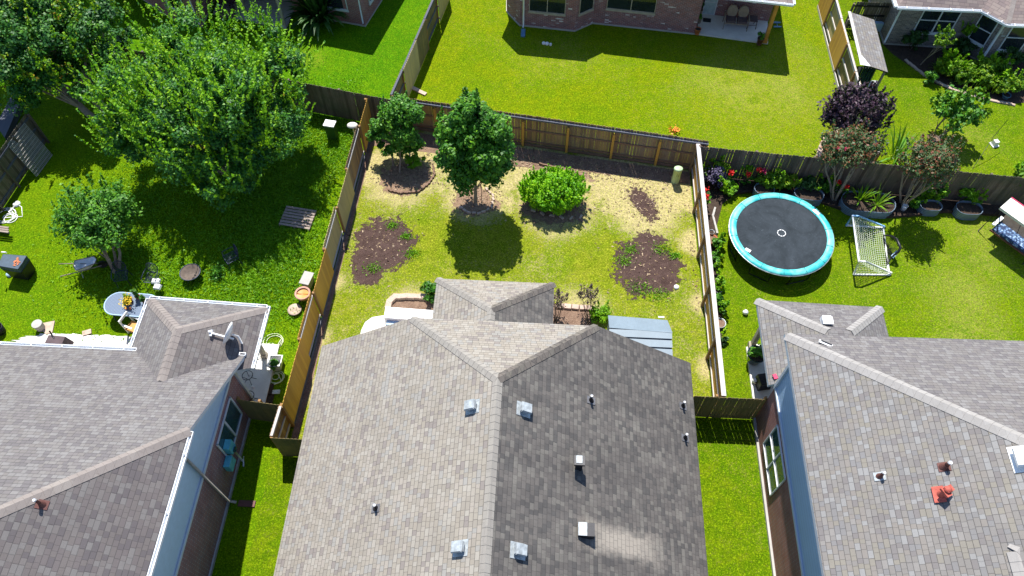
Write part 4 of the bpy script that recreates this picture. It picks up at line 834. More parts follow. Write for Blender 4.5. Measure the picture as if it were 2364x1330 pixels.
tag(mb.build('plank_stack', 'railg', base=tuple(at(10, 430))), 'stacked grey planks at the foot of the far left fence', 'planks')
p = at(18, 262, .9); mb = MB(); mb.prism([a2(0, 300), a2(33, 237), a2(55, 250), a2(20, 330)], 0, .35); tag(mb.build('storage_bench', 'railg', base=tuple(at(20, 280))), 'grey flat-topped box beyond the far left fence at the picture edge', 'bench')

# ================================================================== TREES
def T(px, py, z=0.): return at(px, py, z)
c = T(478, 262, 3.2)
LB1 = [(tuple(T(px, py, z)), r) for px, py, z, r in [(470, 270, 3.4, (3.3, 3.0, 2.5)), (640, 185, 3.8, (1.6, 1.5, 1.6)), (600, 120, 4.9, (1.2, 1.2, 1.5)), (440, 110, 4.9, (1.9, 1.5, 1.5)), (320, 230, 3.6, (1.7, 1.8, 1.8)), (320, 320, 2.6, (1.5, 1.6, 1.5)), (620, 300, 2.8, (1.8, 1.8, 1.8)), (520, 400, 2.2, (1.9, 1.6, 1.6)), (530, 230, 4.6, (2.0, 2.0, 1.8))]]
tree('crape_myrtle', 'largest bright green crape myrtle with upright lime shoots, in the left yard', 'tree', (c.x+.1, c.y-.4, 0), (c.x, c.y, 3.5), (4.3, 3.9, 2.85), 300, 320, .08, 'lf_crape', .16, 5, .24, 720, 1.15, seed=21, lobes=LB1, lump=.30, spread=.35, limbs=44, fb=-.55, inner=.45, elong=1.8)
c = T(120, 105, 3.2)
LB2 = [(tuple(T(px, py, z)), r) for px, py, z, r in [(70, 110, 3.6, (3.2, 3.0, 2.5)), (210, 90, 3.4, (1.9, 1.9, 1.9)), (250, 60, 3.8, (1.3, 1.3, 1.4)), (130, 200, 2.4, (2.0, 1.6, 1.5)), (-60, 60, 3.6, (3, 3, 2.5)), (60, 20, 4.6, (2.4, 2.2, 2.0)), (230, 190, 2.4, (1.2, 1.3, 1.2))]]
tree('crape_myrtle', 'broad green tree with orange young tips, cut by the upper left corner', 'tree', (*a2(262, 300), 0), (c.x, c.y, 3.5), (5.0, 3.6, 2.7), 230, 290, .10, 'lf_crape2', .18, 3, .26, 260, .5, 'lf_tipo', seed=22, lobes=LB2, lump=.25, spread=.3, limbs=40, fb=-.55, inner=.45, elong=1.4)
c = T(230, 515, 1.9)
tree('small_tree', 'small loose green tree behind the patio table of the left yard', 'tree', (*a2(268, 622), 0), (c.x, c.y, 2.1), (1.55, 1.7, 1.3), 90, 110, .085, 'lf_mid', .07, 4, .34, 22, .7, 'lf_mid', seed=23, lump=.45, spread=.15, limbs=24, inner=.2)
b = T(1098, 470, 0)
tree('round_tree', 'dense dark green pear-shaped tree casting a round shadow on the centre lawn', 'tree', (b.x, b.y, 0), (-2.68, 21.8, 3.4), (1.6, 1.55, 1.5), 230, 160, .10, 'lf_pear', .085, 1, .24, 40, .35, 'lf_pear', seed=24, lump=.22, limbs=26, fb=-.75, inner=.5, elong=1.5,
     lobes=[((-2.64, 21.8, 3.3), (1.70, 1.62, 1.5)), ((-2.70, 21.85, 4.4), (1.5, 1.42, 1.2)), ((-2.76, 21.95, 5.15), (1.0, .95, .9))])
tag(MB().tube([(b.x+.3, b.y-.1, 0), (b.x+.3, b.y-.1, 1.7)], .015, 6).build('stake', 'black', base=(b.x+.3, b.y-.1, 0)), 'thin dark stake beside the trunk of the pear-shaped tree', 'stake')
b = T(925, 385, 0); c = T(950, 282, 2.1)
tree('shrub_tree', 'leafy multi-stemmed young tree by the golden fence corner', 'tree', (b.x, b.y, 0), (c.x, c.y, 2.15), (1.0, 1.05, .95), 130, 90, .08, 'lf_mid', .045, 4, .34, 40, .4, 'lf_mid', seed=25, lump=.3, inner=.2, limbs=24, spread=.35,
     lobes=[(tuple(T(928, 265, 2.3)), (.95, .9, .85)), (tuple(T(935, 318, 1.6)), (.8, .7, .8)), (tuple(T(878, 300, 1.7)), (.62, .6, .8)), (tuple(T(893, 345, 1.0)), (.42, .4, .6)), (tuple(T(945, 352, .8)), (.55, .4, .5))])
c = T(955, 372, .3); shrub('low_shrub', 'low bright shrub at the foot of the multi-stemmed young tree', 'shrub', (c.x, c.y, .35), (.7, .35, .35), 16, .08, 'lf_lime', 27, 40)
c = T(1278, 443, .75)
tree('lime_bush', 'wide bright lime-green bush alone on the centre lawn', 'bush', (c.x, c.y, 0), (c.x, c.y, .82), (1.66, 1.12, .72), 190, 150, .06, 'lf_lime2', .05, 5, .32, 160, .26, 'lf_lime2', seed=28, lump=.10, inner=.55, limbs=20, bark='barkd', spread=.4, fb=-.8)
c = T(1980, 262, 2.3); b = T(1950, 325, 0)
tree('purple_tree', 'purple-leaved tree beside the striped fence corner', 'tree', (c.x-.4, c.y-1.2, 0), (c.x, c.y, 2.2), (1.35, 1.25, 1.35), 85, 110, .095, 'lf_purp', .07, 3, .32, 60, .45, 'lf_purp', seed=29, lump=.28, inner=.35)
c = T(1962, 345, 3.0)
tree('crape_myrtle', 'red-flecked green crape myrtle above the dark fence, next to the purple tree', 'tree', (*a2(1925, 458), 0), (c.x, c.y, 3.0), (1.35, 1.1, .95), 60, 105, .07, 'lf_red', .055, 5, .38, 26, .45, 'lf_red', bark='bark', seed=30, lump=.35, spread=.12, limbs=22, inner=.2, flowers=('pinkp', 14, .09), group='red-flecked crape myrtles above the dark fence')
c = T(2148, 375, 3.0)
tree('crape_myrtle', 'red-flecked green crape myrtle above the dark fence, right of the strap-leaved plant', 'tree', (*a2(2084, 470), 0), (c.x, c.y, 3.0), (1.2, 1.0, 1.05), 55, 105, .07, 'lf_red', .055, 5, .38, 26, .45, 'lf_red', bark='bark', seed=31, lump=.35, spread=.12, limbs=22, inner=.2, group='red-flecked crape myrtles above the dark fence')
c = T(2203, 262, 1.4)
tree('small_tree', 'thin open-crowned green tree on the far right lawn', 'tree', (*a2(2160, 318), 0), (c.x, c.y, 1.7), (1.4, 1.25, .9), 42, 42, .13, 'lf_mid', .05, 3, .30, 16, .4, 'lf_yel', seed=32, lump=.3, inner=.3, limbs=26, elong=1.5)
tag(blades((*a2(2062, 372), .2), 46, 1.5, .07, ['lf_yel', 'lf_mid'], None, 'strap_plant', .25, .6, 3, 1.0, base=(*a2(2062, 372), 0)), 'tall strap-leaved plant arching over the dark fence between red-flecked trees', 'plant')
tag(blades((*a2(742, 44), .1), 330, 1.9, .17, ['lf_dark'], None, 'strap_plant', .5, .55, 5, 1.0, base=(*a2(742, 44), 0)), 'huge dark strap-leaved clump by the upper left brick house', 'plant')
# top right garden bed
k_ = dict(group='shrubs of the top right garden bed')
for i, (px, py, z, r, n_, m_, lf, lab) in enumerate([(2280, 165, .6, (1.35, .95, .62), 70, 'lf_yel', .11, 'largest yellow-green shrub in the top right garden bed'),
      (2190, 150, .55, (.75, .7, .5), 34, 'lf_yel', .11, 'yellow-green shrub left of the largest one in the top right garden bed'),
      (2232, 175, .45, (.7, .5, .4), 26, 'lf_yel', .09, 'low reddish-yellow shrub in front of the largest garden bed shrub'),
      (2325, 198, .5, (.9, .5, .45), 34, 'lf_yel', .10, 'yellow-green shrub at the right end of the top right garden bed'),
      (2112, 92, .6, (.65, .4, .6), 30, 'lf_dark', .08, 'dark shrub under the left window of the top right house'),
      (2225, 105, .6, (.9, .5, .55), 40, 'lf_dark', .08, 'dark shrub under the bay window of the top right house'),
      (2335, 128, .6, (1.0, .5, .6), 40, 'lf_dark', .08, 'dark shrub against the wall at the right picture edge'),
      (2236, 70, 1.3, (.32, .3, .3), 16, 'lf_yel', .08, 'small yellow tuft of leaves between the windows of the top right house'),
      (2150, 178, .35, (.45, .4, .3), 14, 'lf_mid', .09, 'low green plant at the front left of the top right garden bed')]):
    c = T(px, py, z); shrub('garden_shrub', lab, 'shrub', (c.x, c.y, z), r, n_, lf*.85, m_, 60+i, 70, 14 if m_ == 'lf_yel' else 0, elong=2.0, flowers=('orp', 3, .10) if i in (0, 3) else None, **k_)
c = T(2172, 95, 1.7); tree('sapling', 'leaning yellow-leaved sapling in front of the top right house', 'tree', (*a2(2125, 150), 0), (c.x, c.y, 1.75), (.55, .4, .45), 14, 30, .085, 'lf_yel', .03, 1, .3, 10, .35, 'lf_yel', seed=80, limbs=12)
for i, (px, py) in enumerate([(2165, 165), (2205, 190), (2250, 205), (2290, 215)]):
    tag(blades((*a2(px, py), .05), 34, .6, .03, ['lf_yel', 'lf_mid'], None, 'grassy_plant', .25, .5, 20+i, 1.0, base=(*a2(px, py), 0)), f'{("first","second","third","fourth")[i]} grassy clump from the left along the top right bed edge', 'plant', 'grassy clumps along the bed edge')
# small greenery near the centre house
c = T(993, 675, .35); shrub('low_shrub', 'green shrub at the left corner of the centre porch roof', 'shrub', (c.x, c.y, .4), (.38, .5, .4), 16, .09, 'lf_pear', 41, 45)
c = T(1385, 728, .3); shrub('low_shrub', 'fluffy bright green plant between dry shrubs and the resin shed', 'shrub', (c.x, c.y, .35), (.38, .42, .38), 26, .05, 'lf_lime', 42, 80, 14)
for i, (px, py, lab) in enumerate([(1286, 700, 'dry brown shrub at the right edge of the centre porch roof'), (1358, 690, 'dry brown shrub next to the fluffy green plant')]):
    c = T(px, py, .8); b = T(px+(2 if i else -4), 745, 0); tree('dry_shrub', lab, 'shrub', (b.x, b.y, 0), (c.x, c.y, .95), (.38, .38, .5), 16, 16, .05, 'lf_brn', .02, 5, .5, 14, .35, 'lf_brn', 'barkd', seed=43+i, limbs=14, spread=.06, group='dry brown shrubs in the dark bed')
for i, (px, py, r) in enumerate([(938, 545, .2), (950, 585, .3), (860, 618, .35), (905, 520, .25), (1530, 575, .4), (1440, 600, .35), (1475, 665, .45), (1520, 680, .4), (1455, 575, .3), (1560, 590, .2)]):
    c = T(px, py, .05); P = np.array([c.x, c.y, .04])+RNG.normal(size=(240, 3))*[r*.6, r*.45, .03]; P[:, 2] = np.abs(P[:, 2])
    tag(leaf_mesh('weeds', P, RNG.normal(size=P.shape)+[0, 0, .5], np.full(240, .035), 'lf_lime', None, 2.4, base=(c.x, c.y, 0)), 'patch of green weeds growing through the bare soil', 'weeds', 'weed patches on the soil', 'stuff')
# leaf litter and clippings round the beds
P = []
for (px, py, rx_, ry_, n_) in [(1230, 372, 3.0, .5, 500), (1450, 400, 2.6, .6, 400), (950, 400, 1.1, .9, 420), (1100, 450, 1.0, .8, 300), (1285, 480, 1.5, .9, 350), (1490, 470, 1.1, 1.1, 260), (880, 560, 1.5, 1.6, 160), (1490, 610, 1.5, 1.6, 160), (1610, 600, .2, 4.5, 200), (1240, 340, 5, .3, 260)]:
    c = T(px, py); q = RNG.normal(size=(n_, 3))*[rx_*.6, ry_*.6, .008]+[c.x, c.y, .022]; q[:, 2] = np.maximum(q[:, 2], .016); P.append(q)
P = np.concatenate(P); P = P[(P[:, 0] > -8.4) & (P[:, 0] < 6.9) & (P[:, 1] < 26.2-(P[:, 0]+7)*.145)]
MT['litter'] = leaf_mat('dry_litter', G((.05, .03, .02), (.16, .10, .06), (.34, .24, .14), (.50, .38, .24)), .05)
tag(leaf_mesh('leaf_litter', P, RNG.normal(size=P.shape)*.35+[0, 0, 1], np.full(len(P), .045), 'litter', None, 2.6), 'dry leaves and clippings scattered round the beds of the centre yard', 'leaf litter', None, 'stuff')
# left yard under the trees: longer grass clumps
P = []
for (px, py, rx_, ry_, n_) in [(650, 330, 1.2, 2.0, 1500), (590, 480, 1.0, 1.2, 900), (790, 300, .5, 1.5, 600), (700, 420, .8, 1.5, 900), (520, 640, 2.5, 1.6, 1500), (330, 480, 1.5, 2.5, 1200), (640, 600, 1.2, 1.8, 1000)]:
    c = T(px, py); q = RNG.normal(size=(n_*9, 3))*[rx_, ry_, .03]+[c.x, c.y, .05]; q[:, 2] = np.abs(q[:, 2]); P.append(q)
P = np.concatenate(P); P = P[(P[:, 0] < -8.9)]
tag(leaf_mesh('tall_grass', P, RNG.normal(size=P.shape)+[0, 0, .3], np.full(len(P), .035), 'lf_lime', None, 3.2), 'longer green grass tufts under the big trees of the left yard', 'grass', None, 'stuff')
# right yard border plants
bl = 'border plants in front of the dark fence'
BP = [(1655, 385, .8, (.5, .4, .5), 22, 'lf_yel', 'yellow-green shrub in the corner of the right yard fences'), (1652, 405, .7, (.65, .5, .5), 30, 'lf_lav', 'lavender-grey shrub in the corner of the right yard fences'),
      (1685, 432, .4, (.4, .4, .4), 18, 'lf_lime', 'lime shrub in front of the lavender-grey one'), (1727, 388, .8, (.35, .3, .3), 14, 'lf_lime', 'small lime shrub between red blossoms'),
      (1795, 418, .6, (1.05, .42, .45), 44, 'lf_yel', 'wide yellow-green shrub in the raised bed behind the trampoline'), (1870, 425, .5, (.7, .4, .5), 26, 'lf_dark', 'dark shrub right of the wide yellow-green one'),
      (1912, 430, .5, (.3, .3, .5), 14, 'lf_mid', 'green plant left of the leaning crape myrtle stems'), (2140, 445, .5, (.4, .35, .4), 16, 'lf_lime', 'lime plant in the raised bed right of the bucket'),
      (2115, 470, .3, (.3, .25, .3), 12, 'lf_mid', 'low green plant right of the bucket'), (2170, 452, .45, (.45, .3, .4), 16, 'lf_mid', 'green plant behind the third raised bed'),
      (2235, 440, .7, (.6, .35, .4), 18, 'lf_lime', 'loose lime plant in the rightmost raised bed'), (2252, 462, .4, (.35, .25, .3), 12, 'lf_lime', 'low lime plant in the front of the rightmost raised bed'),
      (2320, 440, .6, (.5, .35, .3), 14, 'lf_lime', 'lime shrub left of the swing canopy'), (2356, 410, 1.3, (.6, .5, .7), 24, 'lf_yel', 'tall yellow-green shrub at the right picture edge on the fence'),
      (1660, 560, .35, (.25, .45, .3), 14, 'lf_mid', 'green plant in the middle of the white capped fence strip'), (1652, 600, .3, (.2, .5, .3), 12, 'lf_mid', 'green plant behind the brown pot on the fence strip'),
      (1660, 650, .3, (.22, .45, .3), 14, 'lf_lime', 'vine clump along the white capped fence'), (1664, 700, .3, (.24, .5, .3), 16, 'lf_pear', 'bright leafy vine at the lower end of the white capped fence'), (1665, 790, .2, (.3, .3, .2), 10, 'lf_dark', 'dark low weed by the lower end of the white capped fence')]
for i, (px, py, z, r, n_, m_, lab) in enumerate(BP):
    c = T(px, py, z); shrub('border_shrub', lab, 'shrub', (max(c.x, 7.35), c.y, z), r, n_, .085 if m_ != 'lf_lav' else .06, m_, 100+i, 45, 4, bl)
for i, (px, py, z, lab) in enumerate([(1689, 398, 1.0, 'single red blossom left of the pair'), (1753, 393, 1.1, 'left red blossom of the pair over the bed'), (1765, 394, 1.1, 'right pinkish red blossom of the pair over the bed'), (1728, 402, .9, 'dull red blossom low behind the small lime shrub'), (1936, 422, .9, 'bright red blossom at the crape myrtle stems'), (1953, 431, .8, 'dark red blossom right of the crape myrtle stems'), (1628, 438, .9, 'upper red blossom by the white capped fence'), (1631, 454, .9, 'lower red blossom by the white capped fence')]):
    c = T(px, py, z); rt = thing('canna', lab+' on a broad-leaved canna', 'flower', (max(c.x, 7.25), c.y, 0), 'red cannas of the right yard border'); x = max(c.x, 7.25)
    Q_ = np.array([x, c.y, z])+RNG.normal(size=(70, 3))*[.055, .055, .05]; leaf_mesh('blossom', Q_, RNG.normal(size=Q_.shape)+[0, 0, 1], np.full(70, .075), 'redp' if i != 2 else 'pinkp', rt, 1.1)
    MB().tube([(x, c.y, 0), (x, c.y, z)], .015, 5).build('stem', 'lf_dark', rt); mb = MB()
    for j in range(6):
        a = j*1.2+i; zz = .25+j*.09; q = Vector((x+cos(a)*.3, c.y+sin(a)*.3, zz+.1)); s = Vector((-sin(a), cos(a), 0))*.11; b0 = Vector((x, c.y, zz)); m_ = b0.lerp(q, .55)+Vector((0, 0, .06)); mb.add([b0, m_-s, m_+s, q], [(0, 1, 3, 2)])
    mb.build('leaves', 'lf_pear' if i % 2 else 'lf_dark', rt)
# ================================================================== RAISED BEDS AND POTS
def stadium(cx, cy, L, W, rz, n=10):
    out = []
    for k_ in range(2):
        for i in range(n+1): t = -pi/2+pi*i/n+k_*pi; out.append(((L/2-W/2)*(1 if k_ == 0 else -1)+W/2*cos(t), W/2*sin(t)))
    return [(cx+x*cos(rz)-y*sin(rz), cy+x*sin(rz)+y*cos(rz)) for x, y in out]
def raised(px, py, L, W, rz, label, H=.42):
    c = at(px, py, H); rt = thing('raised_bed', label, 'planter', (c.x, c.y, 0), 'galvanised raised beds'); o_ = stadium(c.x, c.y, L, W, rz); i_ = stadium(c.x, c.y, L-.04, W-.04, rz); n = len(o_); mb = MB()
    mb.add([(*p, z) for z in (0, H) for p in o_], [(i, (i+1) % n, n+(i+1) % n, n+i) for i in range(n)]); mb.add([(*p, z) for z in (0, H) for p in i_], [(i, n+i, n+(i+1) % n, (i+1) % n) for i in range(n)])
    mb.add([(*p, H) for p in o_]+[(*p, H) for p in i_], [(i, (i+1) % n, n+(i+1) % n, n+i) for i in range(n)]); mb.build('shell', 'galv', rt)
    MB().tube([(*p, H+.01) for p in o_], .012, 6, close=True).build('rim', 'galv', rt); flat(i_, H-.09).build('soil', 'bedsoil', rt); return rt
raised(2005, 466, 2.35, 1.15, -.05, 'large oval galvanised bed with young corn plants behind the soccer goal')
raised(1868, 447, 1.3, .75, -.12, 'galvanised bed right behind the trampoline rim'); raised(1765, 436, .9, .7, -.1, 'galvanised bed partly hidden behind the trampoline on the left')
raised(2150, 474, .95, .6, 0, 'galvanised bed right of the grey bucket'); raised(2238, 480, 1.15, .75, 0, 'rightmost galvanised bed near the swing')
for i, (px, py) in enumerate([(1985, 462), (2022, 474)]): tag(blades((*a2(px, py, .3), .32), 26, .75, .06, ['lf_yel', 'lf_lime'], None, 'corn_plant', .18, .55, 30+i, 1.1, base=(*a2(px, py, .3), .3)), ('taller', 'shorter')[i]+' arching corn clump in the large oval raised bed', 'plant', 'corn in the oval bed')
c = at(2088, 478, .2); tag(MB().lathe((c.x, c.y, 0), [(.10, 0), (.13, .32), (.12, .32), (.10, .2), (.001, .2)], 16).build('bucket', 'metal', base=(c.x, c.y, 0)), 'small grey bucket beside the large oval raised bed', 'bucket')
def pot(px, py, r, h, mat, label, soil='bedsoil', plant=None, n_=10, z=0, seed=0, cat='pot', group=None, sz=.07, ph=.2):
    c = at(px, py, z+h); rt = thing('plant_pot', label, cat, (c.x, c.y, z), group); MB().lathe((c.x, c.y, z), [(r*.7, 0), (r, h), (r*1.06, h), (r*1.06, h-.03), (r*.93, h-.03), (r*.9, h-.04)], 20).build('pot', mat, rt)
    MB().lathe((c.x, c.y, z), [(.001, h-.04), (r*.93, h-.05)], 16).build('soil', soil, rt)
    if plant:
        P, N, _ = crown_points((c.x, c.y, z+h+ph*.6), (r*1.1, r*1.1, ph), n_, 26, .4, .1, -.9, seed); leaf_mesh('foliage', P, N, np.full(len(P), sz), plant, rt, 2.)
    return rt
pot(1645, 552, .24, .25, 'terra', 'brown plant pot against the white capped fence by the trampoline', 'mulch'); pot(1663, 745, .22, .25, 'metal', 'grey pot of dry soil at the lower end of the fence vines', 'mulch')
pot(1658, 668, .16, .25, 'metal', 'small grey pot under the vine clump'); pot(1643, 535, .12, .3, 'metal', 'narrow grey pot beside the brown pot')
pot(2156, 320, .28, .25, 'barkd', 'brown pot at the foot of the thin open-crowned tree', 'mulch')
pot(1748, 817, .36, .5, 'glassb', 'large dark glass-like bowl of green plants on the right porch', plant='lf_mid', n_=14, z=.1, seed=4, ph=.25)
pot(2325, 218, .2, .22, 'blue', 'small blue-grey pot at the right end of the top right bed'); pot(2352, 190, .3, .35, 'glassb', 'dark round pot at the right picture edge by the house wall')

# ================================================================== TRAMPOLINE
c = Vector((10.42, 20.12, 0)); Rr = 2.19; Ht = .88
tr = thing('trampoline', 'large round trampoline with black mat and turquoise pad on the right lawn', 'trampoline', tuple(c))
mb = MB(); n = 64; mb.add([(c.x+1.90*cos(2*pi*i/n), c.y+1.90*sin(2*pi*i/n), Ht-.02) for i in range(n)], [list(range(n))]); mb.build('jumping_mat', 'mat', tr)
mb = MB(); pr = [(1.89, 0), (1.91, .025), (2.02, .04), (2.17, .025), (2.19, -.03)]; seg = 96
vs = [(c.x+r*cos(2*pi*i/seg), c.y+r*sin(2*pi*i/seg), Ht+z+.006*sin(i*1.9)) for i in range(seg) for r, z in pr]
mb.add(vs, [(i*5+j, ((i+1) % seg)*5+j, ((i+1) % seg)*5+j+1, i*5+j+1) for i in range(seg) for j in range(4)], True); pad = mb.build('safety_pad', 'pad', tr)
mb = MB()
for i in range(14): t = 2*pi*(i+.3)/14; MB().beam((c.x+1.89*cos(t), c.y+1.89*sin(t), Ht+.042), (c.x+2.17*cos(t), c.y+2.17*sin(t), Ht+.037), .012, .012).build('seam', 'glassb', pad)
MB().tube([(c.x+2.19*cos(2*pi*i/48), c.y+2.19*sin(2*pi*i/48), Ht-.05) for i in range(48)], .028, 8, close=True).build('frame_ring', 'metal', tr)
for i in range(8):
    t0, t1 = 2*pi*(i+.1)/8, 2*pi*(i+.62)/8; f = lambda t, r, z: Vector((c.x+r*cos(t), c.y+r*sin(t), z))
    MB().tube([f(t0, 2.17, Ht-.08), f(t0, 2.13, .25), f(t0, 2.06, .03), f((t0+t1)/2, 2.02, .03), f(t1, 2.06, .03), f(t1, 2.13, .25), f(t1, 2.17, Ht-.08)], .024, 6).build('leg', 'black', tr)
mb = MB()
for i in range(9): t0, t1 = 2*pi*(i+.12)/9, 2*pi*(i+.86)/9; mb.add([(c.x+r*cos(t)+.01, c.y+r*sin(t), Ht-.016) for t in (t0, (t0+t1)/2, t1) for r in (.15, .185)], [(0, 1, 3, 2), (2, 3, 5, 4)])
mb.build('centre_mark', 'white', tr)
p = at(1727, 577, Ht+.03); MB().box((p.x, p.y, Ht+.01), (.24, .14, .02), -.6).build('label_tag', 'white', tr); p = at(1884, 490, Ht+.03); MB().box((p.x, p.y, Ht+.045), (.32, .16, .01), -.9).build('worn_patch', 'white', tr)

# ================================================================== SOCCER GOALS
g = thing('soccer_goal', 'white pipe soccer goal with net beside the trampoline', 'goal', tuple(at(1990, 580)))
hg = 1.05; Bn, Bf = at(1970, 635), at(1953, 522); Tn, Tf = at(1983, 603, hg), at(1968, 498, hg); Kn, Kf = at(2052, 636), at(2038, 527); Sn, Sf = at(1998, 604, hg), at(1983, 499, hg); Hn, Hf = at(2058, 630, .12), at(2042, 523, .12)
Z = Vector((0, 0, .04)); mb = MB()
for a, b in ((Tn, Tf), (Kn+Z, Kf+Z), (Bn+Z, Kn+Z), (Bf+Z, Kf+Z), (Tn, Sn), (Sn, Hn), (Hn, Kn+Z), (Bn+Z, Tn)): mb.tube([a, b], .04, 8)
mb.mat(1)
for a, b in ((Tf, Sf), (Sf, Hf), (Bf+Z, Tf), (Hf, Kf+Z)): mb.tube([a, b], .04, 8)
mb.build('frame', ['pvc', 'pvcb'], g); mb = MB(); N_ = 24
def netpt(u, v):  # u along the crossbar, v from crossbar to back bar, sagging
    a, b = Tn.lerp(Tf, u), (Kn+Z).lerp(Kf+Z, u); p = a.lerp(b, v); p.z -= sin(pi*v)*(.22+.1*sin(pi*u)); p.x += .12*sin(pi*v); p.z = max(p.z, .03); return p
for i in range(N_+1): mb.tube([netpt(i/N_, j/8) for j in range(9)], .0075, 3, caps=False)
for j in range(1, 14): mb.tube([netpt(i/12, j/14) for i in range(13)], .0075, 3, caps=False)
for B_, T_, S_, K_ in ((Bn, Tn, Sn, Kn), (Bf, Tf, Sf, Kf)):
    for j in range(1, 8): t = j/8; mb.tube([(B_+Z).lerp(T_, t), (K_+Z).lerp(S_, t)], .006, 3, caps=False)
    for j in range(1, 12): t = j/12; mb.tube([(B_+Z).lerp(K_+Z, t), T_.lerp(S_, min(1, t*1.6)) if t < .4 else S_.lerp(K_+Z, (t-.4)/.6)], .006, 3, caps=False)
mb.build('net', 'net', g)
g2 = thing('pop_up_goal', 'small black folding net goal lying behind the white soccer goal', 'goal', tuple(at(2065, 575)))
arc = [at(*q) for q in ((2040, 543, .15), (2058, 545, .55), (2070, 552, .75), (2079, 572, .75), (2074, 582, .6), (2060, 592, .35), (2048, 610, .08))]
MB().tube(arc, [.03, .04, .06, .06, .05, .035, .03], 8).tube([arc[0], at(2044, 575, .03), arc[-1]], .02, 6).build('frame', 'black', g2)
mb = MB(); gr = at(2046, 574, .03)
for i in range(len(arc)-1):
    for j in range(9): t = j/9; mb.tube([arc[i].lerp(arc[i+1], t), gr.lerp(arc[i].lerp(arc[i+1], t), .15)], .004, 3, caps=False)
for j in range(2, 10): t = j/10; mb.tube([gr.lerp(a, t) for a in arc], .004, 3, caps=False)
mb.build('net', 'black', g2); c = at(2066, 587, .35); MB().box(c, (.42, .14, .02), .8, rx=.3).build('cloth_sleeve', 'soffit', g2)
def ball(px, py, r, label, z=0, spots='black'):
    c = at(px, py, z+r); mb = MB(); mb.lathe((c.x, c.y, z+r), [(r*sin(pi*i/10)+.0005, -r*cos(pi*i/10)) for i in range(11)], 18); mb.mat(1)
    for i in range(9):
        a = i*2.4; zz = 1-2*(i+.5)/9; q = Vector((sqrt(1-zz*zz)*cos(a), sqrt(1-zz*zz)*sin(a), zz)); M = Vector((0, 0, 1)).rotation_difference(q).to_matrix(); mb.lathe(Vector((c.x, c.y, z+r))+q*r*.93, [(.001, r*.085), (r*.3, r*.045)], 5, M=M)
    return tag(mb.build('soccer_ball', ['pvc', spots], base=(c.x, c.y, z)), label, 'ball')
ball(1721, 721, .115, 'white ball on the grass left of the right porch roof', spots='metal'); ball(1743, 879, .12, 'black and white soccer ball on the right porch slab', z=.1)
c = at(1562, 662, .05); tag(MB().lathe((c.x, c.y, 0), [(.11, 0), (.11, .05), (.03, .09), (.001, .09)], 14).build('drain_cap', 'pvc', base=(c.x, c.y, 0)), 'round white cap on the lawn right of the lower soil patch', 'cap')
for (px, py, r, lab) in [(1255, 99, .09, 'left white cap in the shade of the top middle house'), (1263, 100, .10, 'middle white cap in the shade of the top middle house'), (1271, 102, .07, 'small right cap in the shade of the top middle house')]:
    c = at(px, py, .06); tag(MB().lathe((c.x, c.y, 0), [(r, 0), (r, .08), (r*.6, .12), (.001, .12)], 14).build('drain_cap', 'pvc', base=(c.x, c.y, 0)), lab, 'cap', 'drain caps')
tag(MB().box((*a2(2294, 335), .14), (.26, .26, .28), .3, taper=.8).box((*a2(2294, 335), .03), (.34, .34, .05), .3).build('utility_box', 'white', base=(*a2(2294, 335), 0)), 'small white box on the far right lawn', 'box')
tag(MB().tube([(*a2(2245, 390), 0), (*a2(2268, 350), 1.0), (*a2(2290, 325), 1.35)], .012, 5).build('shepherd_hook', 'black', base=(*a2(2245, 390), 0)), 'thin curved garden hook behind the dark fence on the far right lawn', 'hook')

# ================================================================== SWING WITH CANOPY
c = at(2360, 560); s = thing('garden_swing', 'white-canopied garden swing seat with blue floral cushion at the right edge', 'swing', tuple(c))
ax = (at(2400, 590, .5)-at(2290, 510, .5)); ax.z = 0; ax.normalize(); nv = Vector((ax.y, -ax.x, 0))
if nv.y > 0: nv = -nv
L0 = at(2293, 519, .5)
def sp_(u, v, z): q = L0+ax*u+nv*v; return Vector((q.x, q.y, z))
c0, c1 = at(2309, 479, 1.85), at(2335, 456, 1.95); dv = c0-c1; dv.z = 0
p0, p1 = c1, c0; off = ax*2.1
mb = MB(); q0, q1, q2, q3 = p0, p1, p1+off, p0+off; mb.add([q0, q1, q2, q3, q0-Vector((0, 0, .05)), q1-Vector((0, 0, .12)), q2-Vector((0, 0, .12)), q3-Vector((0, 0, .05))], [(0, 1, 2, 3), (7, 6, 5, 4), (0, 4, 5, 1), (1, 5, 6, 2), (2, 6, 7, 3), (3, 7, 4, 0)]); mb.build('canopy', 'cream', s)
mb = MB(); mb.beam(q0, q3, .04, .04); mb.build('canopy_edge', 'pinkp', s)
mb = MB(); mb.box(sp_(1.0, -.1, .45), (1.8, .6, .14), atan2(ax.y, ax.x)); mb.build('seat_cushion', 'floral', s)
mb = MB(); b0, b1 = sp_(.05, -.42, .5), sp_(1.95, -.42, .5); up_ = Vector((-nv.x*.25, -nv.y*.25, .62)); mb.add([b0, b1, b1+up_, b0+up_, b0-nv*.06, b1-nv*.06, b1+up_-nv*.06, b0+up_-nv*.06], [(0, 1, 2, 3), (7, 6, 5, 4), (0, 3, 7, 4), (1, 5, 6, 2), (3, 2, 6, 7)]); mb.build('backrest', 'fab_t', s)
MB().beam(sp_(.05, .22, .38), sp_(1.95, .22, .38), .05, .08).build('seat_rail', 'brown', s)
f0 = at(2258, 534); 
for u in (0, 1):
    o_ = ax*(2.2*u); top = (p0+p1)/2+o_; top.z -= .12; MB().tube([f0+o_, top, f0+o_-nv*1.5], .028, 6).build('leg', 'black', s)
